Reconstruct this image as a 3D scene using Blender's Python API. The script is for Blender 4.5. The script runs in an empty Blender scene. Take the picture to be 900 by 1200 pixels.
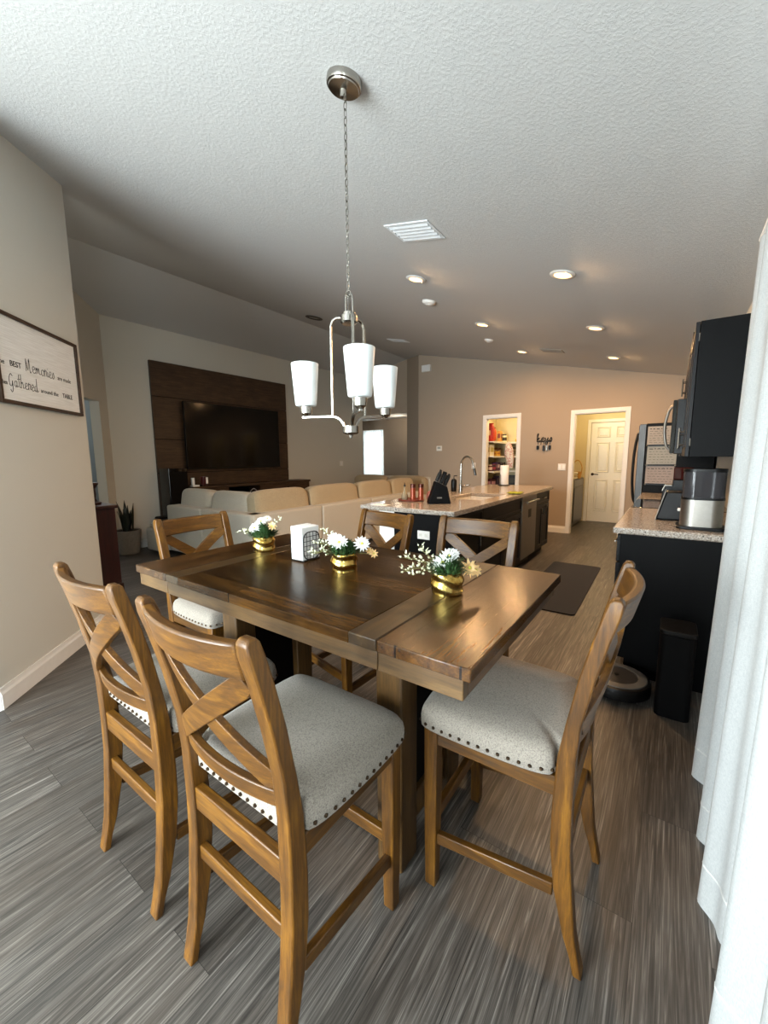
import bpy, bmesh, math, random
from math import sin, cos, pi, radians, atan, sqrt
from mathutils import Vector, Matrix
random.seed(7)
SC = bpy.context.scene
COL = SC.collection
CAMH = 1.335

# ------------------------------------------------------------------ helpers
def C(h, a=1.0):
    h = h.lstrip('#')
    v = [int(h[i:i+2], 16)/255 for i in (0, 2, 4)]
    return tuple([(c/12.92 if c <= .04045 else ((c+.055)/1.055)**2.4) for c in v]+[a])

class NT:
    def __init__(s, name):
        s.m = bpy.data.materials.new(name); s.m.use_nodes = True
        s.t = s.m.node_tree; s.b = s.t.nodes['Principled BSDF']
        s.out = s.t.nodes['Material Output']
    def n(s, typ, **kw):
        o = s.t.nodes.new(typ)
        for k, v in kw.items():
            if k in o.inputs: o.inputs[k].default_value = v
            else: setattr(o, k, v)
        return o
    def l(s, a, b): s.t.links.new(a, b)
    def coord(s, scale=(1, 1, 1), kind='Object', rot=(0, 0, 0)):
        tc = s.n('ShaderNodeTexCoord'); mp = s.n('ShaderNodeMapping')
        mp.inputs['Scale'].default_value = scale; mp.inputs['Rotation'].default_value = rot
        s.l(tc.outputs[kind], mp.inputs['Vector']); return mp.outputs[0]
    def noise(s, vec, scale, detail=4, rough=.6, dist=0):
        o = s.n('ShaderNodeTexNoise'); o.inputs['Scale'].default_value = scale
        o.inputs['Detail'].default_value = detail; o.inputs['Roughness'].default_value = rough
        o.inputs['Distortion'].default_value = dist
        s.l(vec, o.inputs['Vector']); return o.outputs['Fac']
    def ramp(s, fac, stops):
        r = s.n('ShaderNodeValToRGB'); e = r.color_ramp.elements
        e[0].position, e[0].color = stops[0]; e[1].position, e[1].color = stops[-1]
        for p, c in stops[1:-1]:
            k = e.new(p); k.color = c
        s.l(fac, r.inputs[0]); return r.outputs[0]
    def mix(s, fac, a, b, mode='MIX'):
        o = s.n('ShaderNodeMix', data_type='RGBA', blend_type=mode)
        for i, v in ((0, fac), (6, a), (7, b)):
            if isinstance(v, (int, float, tuple)): o.inputs[i].default_value = v
            else: s.l(v, o.inputs[i])
        return o.outputs[2]
    def bump(s, h, strength=.2, dist=.01):
        b = s.n('ShaderNodeBump'); b.inputs['Strength'].default_value = strength
        b.inputs['Distance'].default_value = dist
        s.l(h, b.inputs['Height']); s.l(b.outputs[0], s.b.inputs['Normal'])
    def set(s, **kw):
        for k, v in kw.items():
            k = k.replace('_', ' ')
            if hasattr(v, 'links') or hasattr(v, 'is_linked'): s.l(v, s.b.inputs[k])
            else: s.b.inputs[k].default_value = v
        return s

def plain(name, col, rough=.5, metal=0, var=.12, scale=30, bump=0, spec=None, **kw):
    s = NT(name); c = C(col) if isinstance(col, str) else col
    v = s.coord(); nf = s.noise(v, scale)
    d = tuple(x*(1-var) for x in c[:3])+(1,); u = tuple(min(1, x*(1+var)) for x in c[:3])+(1,)
    s.set(Base_Color=s.ramp(nf, [(.3, d), (.7, u)]), Roughness=rough, Metallic=metal)
    if bump: s.bump(nf, bump, .004)
    if spec is not None: s.b.inputs['Specular IOR Level'].default_value = spec
    for k, x in kw.items(): s.b.inputs[k.replace('_', ' ')].default_value = x
    return s.m

def emis(name, col, st):
    s = NT(name); s.set(Base_Color=C(col), Emission_Color=C(col), Emission_Strength=st); return s.m

def woodmat(name, dark, mid, light, axis='Z', rough=.38, fine=1.0, coat=0.15, planks=None, contrast=(.3, .5, .72), spec=.42):
    s = NT(name)
    sc = {'X': (1.2, 14, 14), 'Y': (14, 1.2, 14), 'Z': (14, 14, 1.2)}[axis]
    v = s.coord(tuple(x*fine for x in sc))
    n1 = s.noise(v, 3.0, 7, .65, .6)
    v2 = s.coord(tuple(x*fine*5 for x in sc)); n2 = s.noise(v2, 3, 3, .7)
    f = s.mix(.3, n1, n2)
    col = s.ramp(f, [(contrast[0], C(dark)), (contrast[1], C(mid)), (contrast[2], C(light))])
    v3 = s.coord(); blotch = s.noise(v3, 5, 2)
    col = s.mix(s.ramp(blotch, [(.35, (0, 0, 0, 1)), (.7, (.35, .35, .35, 1))]), col, C(dark))
    if planks:
        w, L, ax = planks
        tc = s.n('ShaderNodeTexCoord'); mp = s.n('ShaderNodeMapping')
        if ax == 'Y': mp.inputs['Rotation'].default_value = (0, 0, radians(90))
        s.l(tc.outputs['Object'], mp.inputs['Vector'])
        br = s.n('ShaderNodeTexBrick', offset=.37)
        for k, x in (('Scale', 1), ('Mortar Size', .003), ('Brick Width', L), ('Row Height', w), ('Bias', 0)): br.inputs[k].default_value = x
        br.inputs['Color1'].default_value = (.50, .50, .50, 1); br.inputs['Color2'].default_value = (1.25, 1.22, 1.18, 1)
        br.inputs['Mortar'].default_value = (.12, .1, .09, 1)
        s.l(mp.outputs[0], br.inputs['Vector'])
        col = s.mix(1.0, col, br.outputs['Color'], 'MULTIPLY')
        inv = s.n('ShaderNodeMath', operation='SUBTRACT'); inv.inputs[0].default_value = 1.0; s.l(br.outputs['Fac'], inv.inputs[1])
        n2 = s.mix(.5, n2, inv.outputs[0])
    s.set(Base_Color=col, Roughness=rough, Coat_Weight=coat, Coat_Roughness=.25); s.b.inputs['Specular IOR Level'].default_value = spec
    s.bump(n2, .22 if planks else .06, .003 if planks else .002)
    return s.m

def new(): return bmesh.new()
def box(bm, x0, x1, y0, y1, z0, z1, M=None):
    vs = [bm.verts.new((x, y, z)) for z in (z0, z1) for y in (y0, y1) for x in (x0, x1)]
    for f in ((0, 2, 3, 1), (4, 5, 7, 6), (0, 1, 5, 4), (2, 6, 7, 3), (0, 4, 6, 2), (1, 3, 7, 5)):
        bm.faces.new([vs[i] for i in f])
    if M is not None: bmesh.ops.transform(bm, matrix=M, verts=vs)
    return vs
def loft(bm, rings, caps=True, closed=True):
    R = [[bm.verts.new(p) for p in r] for r in rings]
    n = len(R[0])
    for a, b in zip(R, R[1:]):
        for i in range(n if closed else n-1):
            j = (i+1) % n
            bm.faces.new((a[i], a[j], b[j], b[i]))
    if caps and closed:
        bm.faces.new(R[0][::-1]); bm.faces.new(R[-1])
    return R
def prism(bm, poly, axis, a, b):
    def P(p, t):
        u, v = p
        return {'X': (t, u, v), 'Y': (u, t, v), 'Z': (u, v, t)}[axis]
    loft(bm, [[P(p, a) for p in poly], [P(p, b) for p in poly]])
def lathe(bm, prof, n=24, c=(0, 0, 0), cap=True, M=None):
    R = []
    for r, z in prof:
        R.append([(c[0]+r*cos(2*pi*i/n), c[1]+r*sin(2*pi*i/n), c[2]+z) for i in range(n)])
    st = len(bm.verts)
    loft(bm, R, caps=cap)
    if M is not None:
        bm.verts.ensure_lookup_table()
        bmesh.ops.transform(bm, matrix=M, verts=bm.verts[st:])
def smoothpts(p, k=6, closed=False):
    p = [Vector(q) for q in p]; out = []; n = len(p)
    rng = n if closed else n-1
    for i in range(rng):
        p1, p2 = p[i], p[(i+1) % n]
        p0 = p[i-1] if (i > 0 or closed) else p1
        p3 = p[(i+2) % n] if (i+2 < n or closed) else p2
        for j in range(k):
            t = j/k
            out.append(.5*((2*p1)+(p2-p0)*t+(2*p0-5*p1+4*p2-p3)*t*t+(3*p1-p0-3*p2+p3)*t**3))
    if not closed: out.append(p[-1])
    return out
def tube(bm, pts, r, n=8, closed=False, flat=1.0):
    pts = [Vector(p) for p in pts]; N = len(pts); rings = []
    up = None
    for i, p in enumerate(pts):
        a = pts[i-1] if (i > 0 or closed) else p
        b = pts[(i+1) % N] if (i < N-1 or closed) else p
        d = (b-a)
        if d.length < 1e-9: d = Vector((0, 0, 1))
        d.normalize()
        if up is None:
            up = Vector((0, 0, 1)) if abs(d.z) < .9 else Vector((1, 0, 0))
        s = d.cross(up)
        if s.length < 1e-6: s = d.orthogonal()
        s.normalize(); u = s.cross(d).normalized(); up = u
        rr = r[i] if isinstance(r, (list, tuple)) else r
        rings.append([p+s*(rr*cos(2*pi*k/n))+u*(rr*flat*sin(2*pi*k/n)) for k in range(n)])
    if closed: rings.append(rings[0])
    if closed:
        R = [[bm.verts.new(q) for q in rg] for rg in rings[:-1]]; R.append(R[0])
        for a, b in zip(R, R[1:]):
            for i in range(n):
                j = (i+1) % n; bm.faces.new((a[i], a[j], b[j], b[i]))
    else: loft(bm, rings)
def soft(bm, c, s, e=.35, nu=20, nv=12, M=None, sag=0):
    """a pillow / padded block: a superellipsoid of half sizes s"""
    f = lambda x, k: math.copysign(abs(x)**k, x)
    st = len(bm.verts); rings = []
    for j in range(nv+1):
        ph = -pi/2+pi*j/nv
        ph = max(-pi/2+.03, min(pi/2-.03, ph))
        rings.append([(c[0]+s[0]*f(cos(ph), e)*f(cos(2*pi*i/nu), e), c[1]+s[1]*f(cos(ph), e)*f(sin(2*pi*i/nu), e), c[2]+s[2]*f(sin(ph), e)) for i in range(nu)])
    loft(bm, rings)
    bm.verts.ensure_lookup_table()
    if M is not None: bmesh.ops.transform(bm, matrix=M, verts=bm.verts[st:])
def rrect(x0, x1, y0, y1, r, n=5):
    out = []
    for cx, cy, a0 in ((x1-r, y1-r, 0), (x0+r, y1-r, 90), (x0+r, y0+r, 180), (x1-r, y0+r, 270)):
        for k in range(n+1):
            a = radians(a0+90*k/n); out.append((cx+r*cos(a), cy+r*sin(a)))
    return out

def mk(name, bm, mat, parent=None, smooth=False, bev=0, loc=None, rot=None, seg=2, ang=35):
    bmesh.ops.recalc_face_normals(bm, faces=bm.faces[:])
    me = bpy.data.meshes.new(name); bm.to_mesh(me); bm.free()
    o = bpy.data.objects.new(name, me); COL.objects.link(o)
    if mat: me.materials.append(mat)
    if parent: o.parent = parent
    if loc: o.location = loc
    if rot: o.rotation_euler = rot
    if bev:
        b = o.modifiers.new('bevel', 'BEVEL'); b.width = bev; b.segments = seg; b.limit_method = 'ANGLE'; b.angle_limit = radians(40)
    if smooth or bev:
        for p in me.polygons: p.use_smooth = True
        try: me.set_sharp_from_angle(angle=radians(ang))
        except Exception: pass
    return o
def tag(o, label, cat, group=None):
    o['label'] = label; o['category'] = cat
    if group: o['group'] = group
    return o
def thing(name, label, cat, loc=(0, 0, 0), rz=0, group=None, rot=None):
    o = bpy.data.objects.new(name, None); COL.objects.link(o)
    o.empty_display_size = .05
    o.location = loc; o.rotation_euler = rot if rot else (0, 0, rz)
    return tag(o, label, cat, group)
def struct(o):
    o['kind'] = 'structure'; return o
def dup(root, label, loc=None, rz=None, rot=None, group=None):
    r = root.copy(); COL.objects.link(r)
    if loc: r.location = loc
    if rz is not None: r.rotation_euler = (0, 0, rz)
    if rot is not None: r.rotation_euler = rot
    r['label'] = label
    if group: r['group'] = group
    def rec(a, b):
        for ch in list(a.children):
            c = ch.copy(); COL.objects.link(c); c.parent = b; rec(ch, c)
    rec(root, r); return r
def text(s, size, mat, parent, loc, rot, name='lettering', shear=0, ax='CENTER', sx=1, bold=0, sy=1):
    cu = bpy.data.curves.new(name, 'FONT'); cu.body = s; cu.size = size; cu.align_x = ax
    cu.extrude = .0008; cu.shear = shear; cu.offset = bold; cu.resolution_u = 3
    o = bpy.data.objects.new(name, cu); COL.objects.link(o); cu.materials.append(mat)
    me = bpy.data.meshes.new_from_object(o); bpy.data.objects.remove(o); bpy.data.curves.remove(cu)
    for v in me.vertices: v.co.x *= sx; v.co.y *= sy
    me.materials.clear(); me.materials.append(mat)
    o = bpy.data.objects.new(name, me); COL.objects.link(o)
    o.parent = parent; o.location = loc; o.rotation_euler = rot; return o

# ------------------------------------------------------------------ handwriting (single-stroke script)
GL = {
 'M': (1.35, [[(0, 0), (.1, 1.9)], [(.1, 1.9), (.38, .2), (.75, 2.0), (.82, 0), (1.1, .1)]]),
 'e': (.75, [[(0, .45), (.45, .6), (.5, .95), (.25, 1.05), (.05, .7), (.08, .2), (.35, 0), (.75, .25)]]),
 'm': (1.2, [[(0, 0), (.05, 1.0), (.1, .6), (.3, 1.0), (.4, .1), (.45, .6), (.7, 1.0), (.8, .1), (1.2, .25)]]),
 'o': (.8, [[(.45, 1.0), (.1, .8), (.08, .2), (.35, 0), (.6, .3), (.55, .8), (.4, 1.0), (.8, .75)]]),
 'r': (.65, [[(0, 0), (.1, 1.15), (.2, .9), (.45, 1.0), (.4, .2), (.65, .2)]]),
 'i': (.4, [[(0, .9), (.08, .1), (.4, .25)], [(.08, 1.35), (.11, 1.45)]]),
 's': (.6, [[(0, .2), (.3, 1.05), (.45, .4), (.2, 0), (.02, .2)]]),
 'G': (1.1, [[(.8, 1.6), (.5, 1.95), (.1, 1.2), (.15, .2), (.55, .1), (.75, .9), (.7, -.4), (.45, -.9), (.2, -.5)]]),
 'a': (.8, [[(.5, .95), (.15, .9), (.02, .35), (.25, 0), (.5, .5), (.52, .95)], [(.52, .95), (.52, .1), (.8, .25)]]),
 't': (.55, [[(.2, 2.1), (.18, .2), (.55, .2)], [(-.1, 1.3), (.5, 1.4)]]),
 'h': (.85, [[(0, 0), (.08, 2.2)], [(.03, .6), (.3, 1.05), (.45, .6), (.45, .1), (.85, .25)]]),
 'd': (.85, [[(.45, .95), (.1, .85), (.03, .3), (.25, 0), (.48, .5), (.55, 2.2)], [(.55, 2.2), (.52, .1), (.85, .25)]]),
 'k': (.85, [[(0, 0), (.05, 1.0), (.25, 2.1), (.05, 1.9), (.02, 0)], [(.02, .5), (.4, 1.0), (.3, .6), (.12, .5), (.4, .1), (.85, .25)]]),
 'y': (.8, [[(0, 1.0), (.1, .3), (.35, .3), (.5, 1.0)], [(.5, 1.0), (.45, -.5), (.2, -.95), (.05, -.5), (.8, .25)]]),
}
def script(bm, word, width, xh, r, mirror=True, depth=0.0, hy=1.0):
    """strokes of a word laid in the local XZ plane facing +Y (right-hand of the reader is -X)"""
    tot = sum(GL[c][0] for c in word); k = width/tot; x = 0
    for c in word:
        adv, st = GL[c]
        for s in st:
            pts = [(-(x+p[0])*k, depth, p[1]*xh*hy) for p in s]
            tube(bm, smoothpts(pts, 4), r, 6)
        x += adv
# ------------------------------------------------------------------ materials
def wallmat(name, col):
    s = NT(name); v = s.coord(); n = s.noise(v, 90, 3, .6); n2 = s.noise(v, 1.2, 2)
    c = C(col); d = tuple(x*.96 for x in c[:3])+(1,)
    s.set(Base_Color=s.mix(n2, c, d), Roughness=.85); s.b.inputs['Specular IOR Level'].default_value = .25
    s.bump(n, .12, .004); return s.m
M_wall = wallmat('greige wall paint', '#cfccc2')
M_wallt = wallmat('taupe wall paint', '#ab9a88')
M_hall = wallmat('blue grey wall paint', '#a3abab')
M_cream = wallmat('cream wall paint', '#d8c8a0')
def ceilmat():
    s = NT('knockdown ceiling texture'); v = s.coord((1, 1, 1))
    n = s.noise(v, 75, 5, .62, .4); n2 = s.noise(v, 140, 2)
    h = s.ramp(n, [(.46, (0, 0, 0, 1)), (.60, (1, 1, 1, 1))])
    s.set(Base_Color=C('#c6c6c5'), Roughness=.9); s.b.inputs['Specular IOR Level'].default_value = .2
    s.bump(s.mix(.25, h, n2), .24, .005); return s.m
M_ceil = ceilmat()
M_white = plain('white trim paint', '#e6e2dc', .45, var=.02)
M_doorp = plain('warm white door paint', '#e9e2d2', .4, var=.02)
def floormat():
    s = NT('grey brown vinyl plank'); tc = s.n('ShaderNodeTexCoord')
    mp = s.n('ShaderNodeMapping'); mp.inputs['Rotation'].default_value = (0, 0, radians(90))
    s.l(tc.outputs['Object'], mp.inputs['Vector'])
    br = s.n('ShaderNodeTexBrick', offset=.37, offset_frequency=2)
    for k, x in (('Scale', 1), ('Mortar Size', .0008), ('Mortar Smooth', 0), ('Bias', 0), ('Brick Width', 1.22), ('Row Height', .178)): br.inputs[k].default_value = x
    br.inputs['Color1'].default_value = (0, 0, 0, 1); br.inputs['Color2'].default_value = (1, 1, 1, 1); br.inputs['Mortar'].default_value = (.5, .5, .5, 1)
    s.l(mp.outputs[0], br.inputs['Vector'])
    # per-plank shift of the grain
    ad = s.n('ShaderNodeVectorMath', operation='MULTIPLY'); ad.inputs[1].default_value = (7.3, 3.1, 0)
    s.l(br.outputs['Color'], ad.inputs[0])
    av = s.n('ShaderNodeVectorMath', operation='ADD'); s.l(tc.outputs['Object'], av.inputs[0]); s.l(ad.outputs[0], av.inputs[1])
    def mp2(sc):
        m = s.n('ShaderNodeMapping'); m.inputs['Scale'].default_value = sc; s.l(av.outputs[0], m.inputs['Vector']); return m.outputs[0]
    g1 = s.noise(mp2((20, .7, 1)), 3.0, 4, .62, 1.8)
    g2 = s.noise(mp2((130, 1.1, 1)), 2.2, 3, .62, .3)
    g3 = s.noise(mp2((5, .8, 1)), 1.2, 2, .5)
    f = s.mix(.4, g1, g2)
    col = s.ramp(f, [(.33, C('#262423')), (.45, C('#413e3b')), (.55, C('#5f5a55')), (.70, C('#9b9690'))])
    tone = s.ramp(br.outputs['Color'], [(0, (.60, .59, .58, 1)), (1, (1.12, 1.12, 1.12, 1))])
    col = s.mix(1, col, tone, 'MULTIPLY')
    col = s.mix(s.ramp(g3, [(.35, (0, 0, 0, 1)), (.75, (.5, .5, .5, 1))]), col, C('#4b423a'))
    seam = s.ramp(br.outputs['Fac'], [(0, (1, 1, 1, 1)), (1, (.3, .3, .3, 1))])
    col = s.mix(1, col, seam, 'MULTIPLY')
    s.set(Base_Color=col, Roughness=.42); s.b.inputs['Specular IOR Level'].default_value = .4
    s.bump(g2, .10, .002); return s.m
M_floor = floormat()
M_chair = woodmat('honey brown chair wood', '#2b1904', '#5c390c', '#8c5f19', 'Z', .42, coat=.08)
M_chairx = woodmat('honey brown rail wood', '#2b1904', '#5c390c', '#8c5f19', 'X', .42, coat=.08)
M_chairy = woodmat('honey brown side rail wood', '#261604', '#51320a', '#7b5216', 'Y', .38, coat=.2)
M_top = woodmat('walnut stained table planks', '#1d1207', '#40290f', '#5f411c', 'X', .27, .8, .0, (.115, 3.0, 'X'), contrast=(.34, .5, .66), spec=.10)
M_leaf = woodmat('walnut stained table leaf', '#231508', '#432a10', '#61411c', 'Y', .22, .8, .0, (.16, 3.0, 'Y'), contrast=(.34, .5, .66))
M_band = woodmat('walnut stained cross board', '#1e1408', '#412e16', '#604725', 'Y', .3, .8, .1)
M_apron = woodmat('brown table apron wood', '#2f200d', '#533b1d', '#70542c', 'X', .4, .8, .1)
M_aprony = woodmat('brown table end apron wood', '#33241a', '#5e4630', '#7a5f43', 'Y', .4, .8, .1)
M_post = woodmat('dark brown post wood', '#2a1b0b', '#50381a', '#6e5027', 'Z', .42, .8, .1)
M_tvp = woodmat('dark walnut wall panelling', '#241610', '#43301f', '#5c4530', 'Y', .5, 1.0, .05)
M_red = woodmat('dark red mahogany', '#1a0807', '#2e100d', '#421a14', 'Z', .35, .8, .2)
def fabric(name, a, b, sc=260):
    s = NT(name); v = s.coord(); n = s.noise(v, sc, 3, .8); n2 = s.noise(v, sc*2.5, 2)
    s.set(Base_Color=s.ramp(s.mix(.4, n, n2), [(.38, C(a)), (.5, C(b)), (.62, tuple(min(1, x*1.18) for x in C(b)[:3])+(1,))]), Roughness=.95)
    s.b.inputs['Specular IOR Level'].default_value = .15; s.b.inputs['Sheen Weight'].default_value = .2
    s.bump(n2, .35, .002); return s.m
M_seat = fabric('oatmeal tweed upholstery', '#655f57', '#8f877d')
M_sofa = fabric('cream sofa fabric', '#a89f91', '#beb6a7', 120)
M_sofap = fabric('warm lit sofa fabric', '#93836a', '#ad9c7f', 120)  # sofa fabric tinted tan in place of warm kitchen light
M_mat = fabric('dark brown woven mat', '#0a0605', '#150e0a', 90)
M_nail = plain('antique bronze nail', '#4b3c2e', .35, .9)
M_nickel = plain('brushed nickel', '#a5a19a', .24, 1, .04, 60)
M_steel = plain('stainless steel', '#918d87', .40, 1, .05, 50)
M_steeld = plain('dark stainless steel', '#565452', .3, 1, .06, 40)
M_chrome = plain('chrome', '#dcdcdc', .08, 1, .02)
M_black = plain('black plastic', '#080809', .4, 0, .1, spec=.25)
M_blackm = plain('matte black paint', '#050506', .55, 0, .1, spec=.12)
M_cab = plain('black espresso cabinet paint', '#050506', .5, 0, .15, 8, spec=.10)
M_cab2 = plain('black espresso cabinet door paint', '#09080a', .42, 0, .15, 8, spec=.22)
M_gloss = plain('black glass', '#050506', .08, 0, .05)
M_screen = plain('dark television screen', '#020203', .12, 0, .05, spec=.2)
M_gold = NT('crinkled gold foil')
_v = M_gold.coord(); M_gold.set(Base_Color=M_gold.ramp(M_gold.noise(_v, 30), [(.3, C('#a57c2c')), (.7, C('#e6cd7c'))]), Metallic=1.0, Roughness=.2); M_gold = M_gold.m
M_paper = plain('white paper', '#f2f2f0', .8, 0, .02)
M_petal = plain('white petal', '#f6f6f4', .6, 0, .03)
M_yel = plain('yellow flower centre', '#c9c24a', .6)
M_peach = plain('peach petal', '#e8c48a', .6)
M_pink = plain('pink bud', '#e2b8ac', .6)
M_leafg = plain('green leaf', '#34522a', .5, 0, .4, 60)
M_leafl = plain('pale green leaf', '#8d9a66', .55, 0, .3, 60)
M_stem = plain('green brown stem', '#6d6a3c', .6)
M_snake = plain('dark snake plant leaf', '#131c12', .45, 0, .5, 25)
M_ceram = plain('grey taupe ceramic', '#7d756b', .5)
M_copper = plain('copper brown enamel', '#8a3d22', .3, .3)
M_tray = plain('red brown wooden tray', '#6d2c1c', .4)
M_amber = plain('amber oil', '#6b4418', .1, 0, .1)
M_green = plain('dark green reflective glass', '#0c2a17', .12)
M_cloth = plain('lime green cloth', '#93972a', .9)
M_iron = plain('black iron wire', '#0b0b0c', .5)
M_ink = plain('dark ink', '#2b2a2a', .8, 0, .05)
def granite():
    s = NT('speckled granite'); v = s.coord()
    n = s.noise(v, 120, 3, .75); n2 = s.noise(v, 45, 3, .7)
    a = s.ramp(n, [(.37, C('#2c2825')), (.44, C('#8d8278')), (.55, C('#aca297')), (.66, C('#d2ccc4'))])
    a = s.mix(s.ramp(n2, [(.42, (0, 0, 0, 1)), (.6, (.45, .45, .45, 1))]), a, C('#9a8c7e'))
    s.set(Base_Color=a, Roughness=.16); return s.m
M_gran = granite()
def clearmat(name, tint, mixf):
    s = NT(name); t = s.n('ShaderNodeBsdfTransparent'); t.inputs[0].default_value = C(tint)
    m = s.n('ShaderNodeMixShader'); m.inputs[0].default_value = mixf
    v = s.coord(); s.set(Base_Color=s.ramp(s.noise(v, 5), [(0, C(tint)), (1, C(tint))]), Roughness=.05)
    s.l(t.outputs[0], m.inputs[1]); s.l(s.b.outputs[0], m.inputs[2]); s.l(m.outputs[0], s.out.inputs[0]); return s.m
M_pane = clearmat('window pane glass', '#f4f8f8', .12)
M_smoke = clearmat('smoky clear plastic', '#5b595c', .35)
M_reds = clearmat('dark red translucent plastic', '#4a1a16', .5)
def curtainmat(name, tr):
    s = NT(name); v = s.coord((1, 1, 1)); n = s.noise(s.coord((40, 40, 260)), 3, 3); n2 = s.noise(s.coord((260, 260, 30)), 3, 3)
    col = s.ramp(s.mix(.5, n, n2), [(.3, C('#b4b7b8')), (.7, C('#dcdcda'))])
    s.set(Base_Color=col, Roughness=.95); s.b.inputs['Specular IOR Level'].default_value = .1
    t = s.n('ShaderNodeBsdfTranslucent'); s.l(col, t.inputs[0])
    m = s.n('ShaderNodeMixShader'); m.inputs[0].default_value = tr
    s.l(s.b.outputs[0], m.inputs[1]); s.l(t.outputs[0], m.inputs[2]); s.l(m.outputs[0], s.out.inputs[0])
    s.bump(n, .15, .003); return s.m
M_curt = curtainmat('white linen curtain', .35)
M_sheer = curtainmat('white sheer curtain', .6)
def shademat():
    s = NT('etched white glass'); v = s.coord(); n = s.noise(v, 8, 2)
    s.set(Base_Color=s.ramp(n, [(.2, C('#dde2e1')), (.8, C('#e6eae9'))]), Roughness=.3, Emission_Color=C('#f1f7f6'), Emission_Strength=.06)  # faint glow stands in for daylight on the unlit shades
    return s.m
M_shade = shademat()
M_lens = emis('warm glowing lamp lens', '#ffc680', 5)

# ------------------------------------------------------------------ the room
SL = .2094; ZC = 2.488; RX = -5.163
def cz(x): return ZC-SL*x if x >= RX else ZC-2*SL*RX+SL*x
XR = .38; XT = -6.5; YB = 7.484; YREAR = -2.3; XL = -2.86
bm = new(); box(bm, -9.2, .7, -2.6, 11.2, -.12, 0)
struct(mk('floor', bm, M_floor))
bm = new()   # vaulted ceiling, one folded slab
prism(bm, [(.6, cz(.6)), (RX, cz(RX)), (XT-.12, cz(XT-.12)), (XT-.12, cz(XT-.12)+.12), (RX, cz(RX)+.12), (.6, cz(.6)+.12)], 'Y', -2.5, 9.9)
struct(mk('ceiling', bm, M_ceil))
def wall_xz(name, y0, y1, segs, mat):
    """wall parallel to X: segs of (x0,x1,z0,z1 or None=up to the ceiling)"""
    bm = new()
    for x0, x1, z0, z1 in segs:
        if z1 is None:
            xs = [x0]+([RX] if x0 < RX < x1 else [])+[x1]
            top = [(x, cz(x)+.02) for x in reversed(xs)]
            prism(bm, [(x0, z0), (x1, z0)]+top, 'Y', y0, y1)
        else: prism(bm, [(x0, z0), (x1, z0), (x1, z1), (x0, z1)], 'Y', y0, y1)
    return struct(mk(name, bm, mat))
PX0, PX1, PZ = -2.928, -2.335, 2.045
KX0, KX1, KZ = -1.385, -.645, 2.03
wall_xz('wall_back', YB, YB+.12, [(-4.41, PX0, 0, None), (PX0, PX1, PZ, None), (PX1, KX0, 0, None), (KX0, KX1, KZ, None), (KX1, XR+.1, 0, None)], M_wallt)
# right wall with the sliding door opening
bm = new(); T = cz(XR)+.02
box(bm, XR, XR+.12, 2.30, YB, 0, T); box(bm, XR, XR+.12, -2.05, 2.30, 2.1, T); box(bm, XR, XR+.12, YREAR, -2.05, 0, T)
struct(mk('wall_right', bm, M_wall))
# rear wall behind the viewpoint with a wide window
wall_xz('wall_rear', YREAR-.12, YREAR, [(XL-.2, -2.75, 0, None), (-2.75, -.55, 0, .35), (-2.75, -.55, 2.25, None), (-.55, XR+.1, 0, None)], M_wall)
bm = new(); prism(bm, [(XL-.12, 0), (XL, 0), (XL, cz(XL)+.01), (XL-.12, cz(XL)+.02)], 'Y', YREAR, .449)
struct(mk('wall_left', bm, M_wall))
def wall45(name, s, x0, x1, mat, th=.12, openings=(), z1=None):
    """wall on the line x+y=s from x0 to x1 (x0<x1), thickness away from the viewer"""
    bm = new(); q = th/sqrt(2)
    def seg(a, b, za, zb):
        pl = [(a, s-a), (b, s-b), (b-q, s-b-q), (a-q, s-a-q)]
        if za is None: za = 0
        lo = [(x, y, za) for x, y in pl]
        hi = [(x, y, (cz(x)+.02) if zb is None else zb) for x, y in pl]
        loft(bm, [lo, hi])
    cur = x0
    for a, b, zt in openings:
        if a > cur: seg(cur, a, 0, None)
        seg(a, b, zt, None); cur = b
    if cur < x1: seg(cur, x1, 0, None)
    return struct(mk(name, bm, mat))
# viewer stands at x+y=0, these walls lie at negative sums, so thickness goes to -x,-y
def w45(name, s, x0, x1, mat, openings=()): return wall45(name, s, x0, x1, mat, .12, openings)
w45('wall_sign', -2.41, -3.665, -2.86, M_wall)
w45('wall_diagonal', -4.0, -6.55, -3.6, M_wall, openings=[(-6.34, -5.35, 2.11)])
# TV wall
bm = new(); box(bm, XT-.12, XT, 2.40, 8.233, 0, cz(XT)+.02); struct(mk('wall_television', bm, M_wall))
# small diagonal wall at the far corner of the living room
bm = new(); q = .085
loft(bm, [[(-4.41, 7.484, 0), (-5.163, 8.233, 0), (-5.163+q, 8.233+q, 0), (-4.41+q, 7.484+q, 0)],
          [(-4.41, 7.484, cz(-4.41)+.02), (-5.163, 8.233, cz(RX)+.02), (-5.163+q, 8.233+q, cz(RX)+.02), (-4.41+q, 7.484+q, cz(-4.41)+.02)]])
struct(mk('wall_corner', bm, M_wallt))
wall_xz('wall_header', 8.233, 8.353, [(XT-.12, RX, 2.385, None)], M_wallt)
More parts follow.
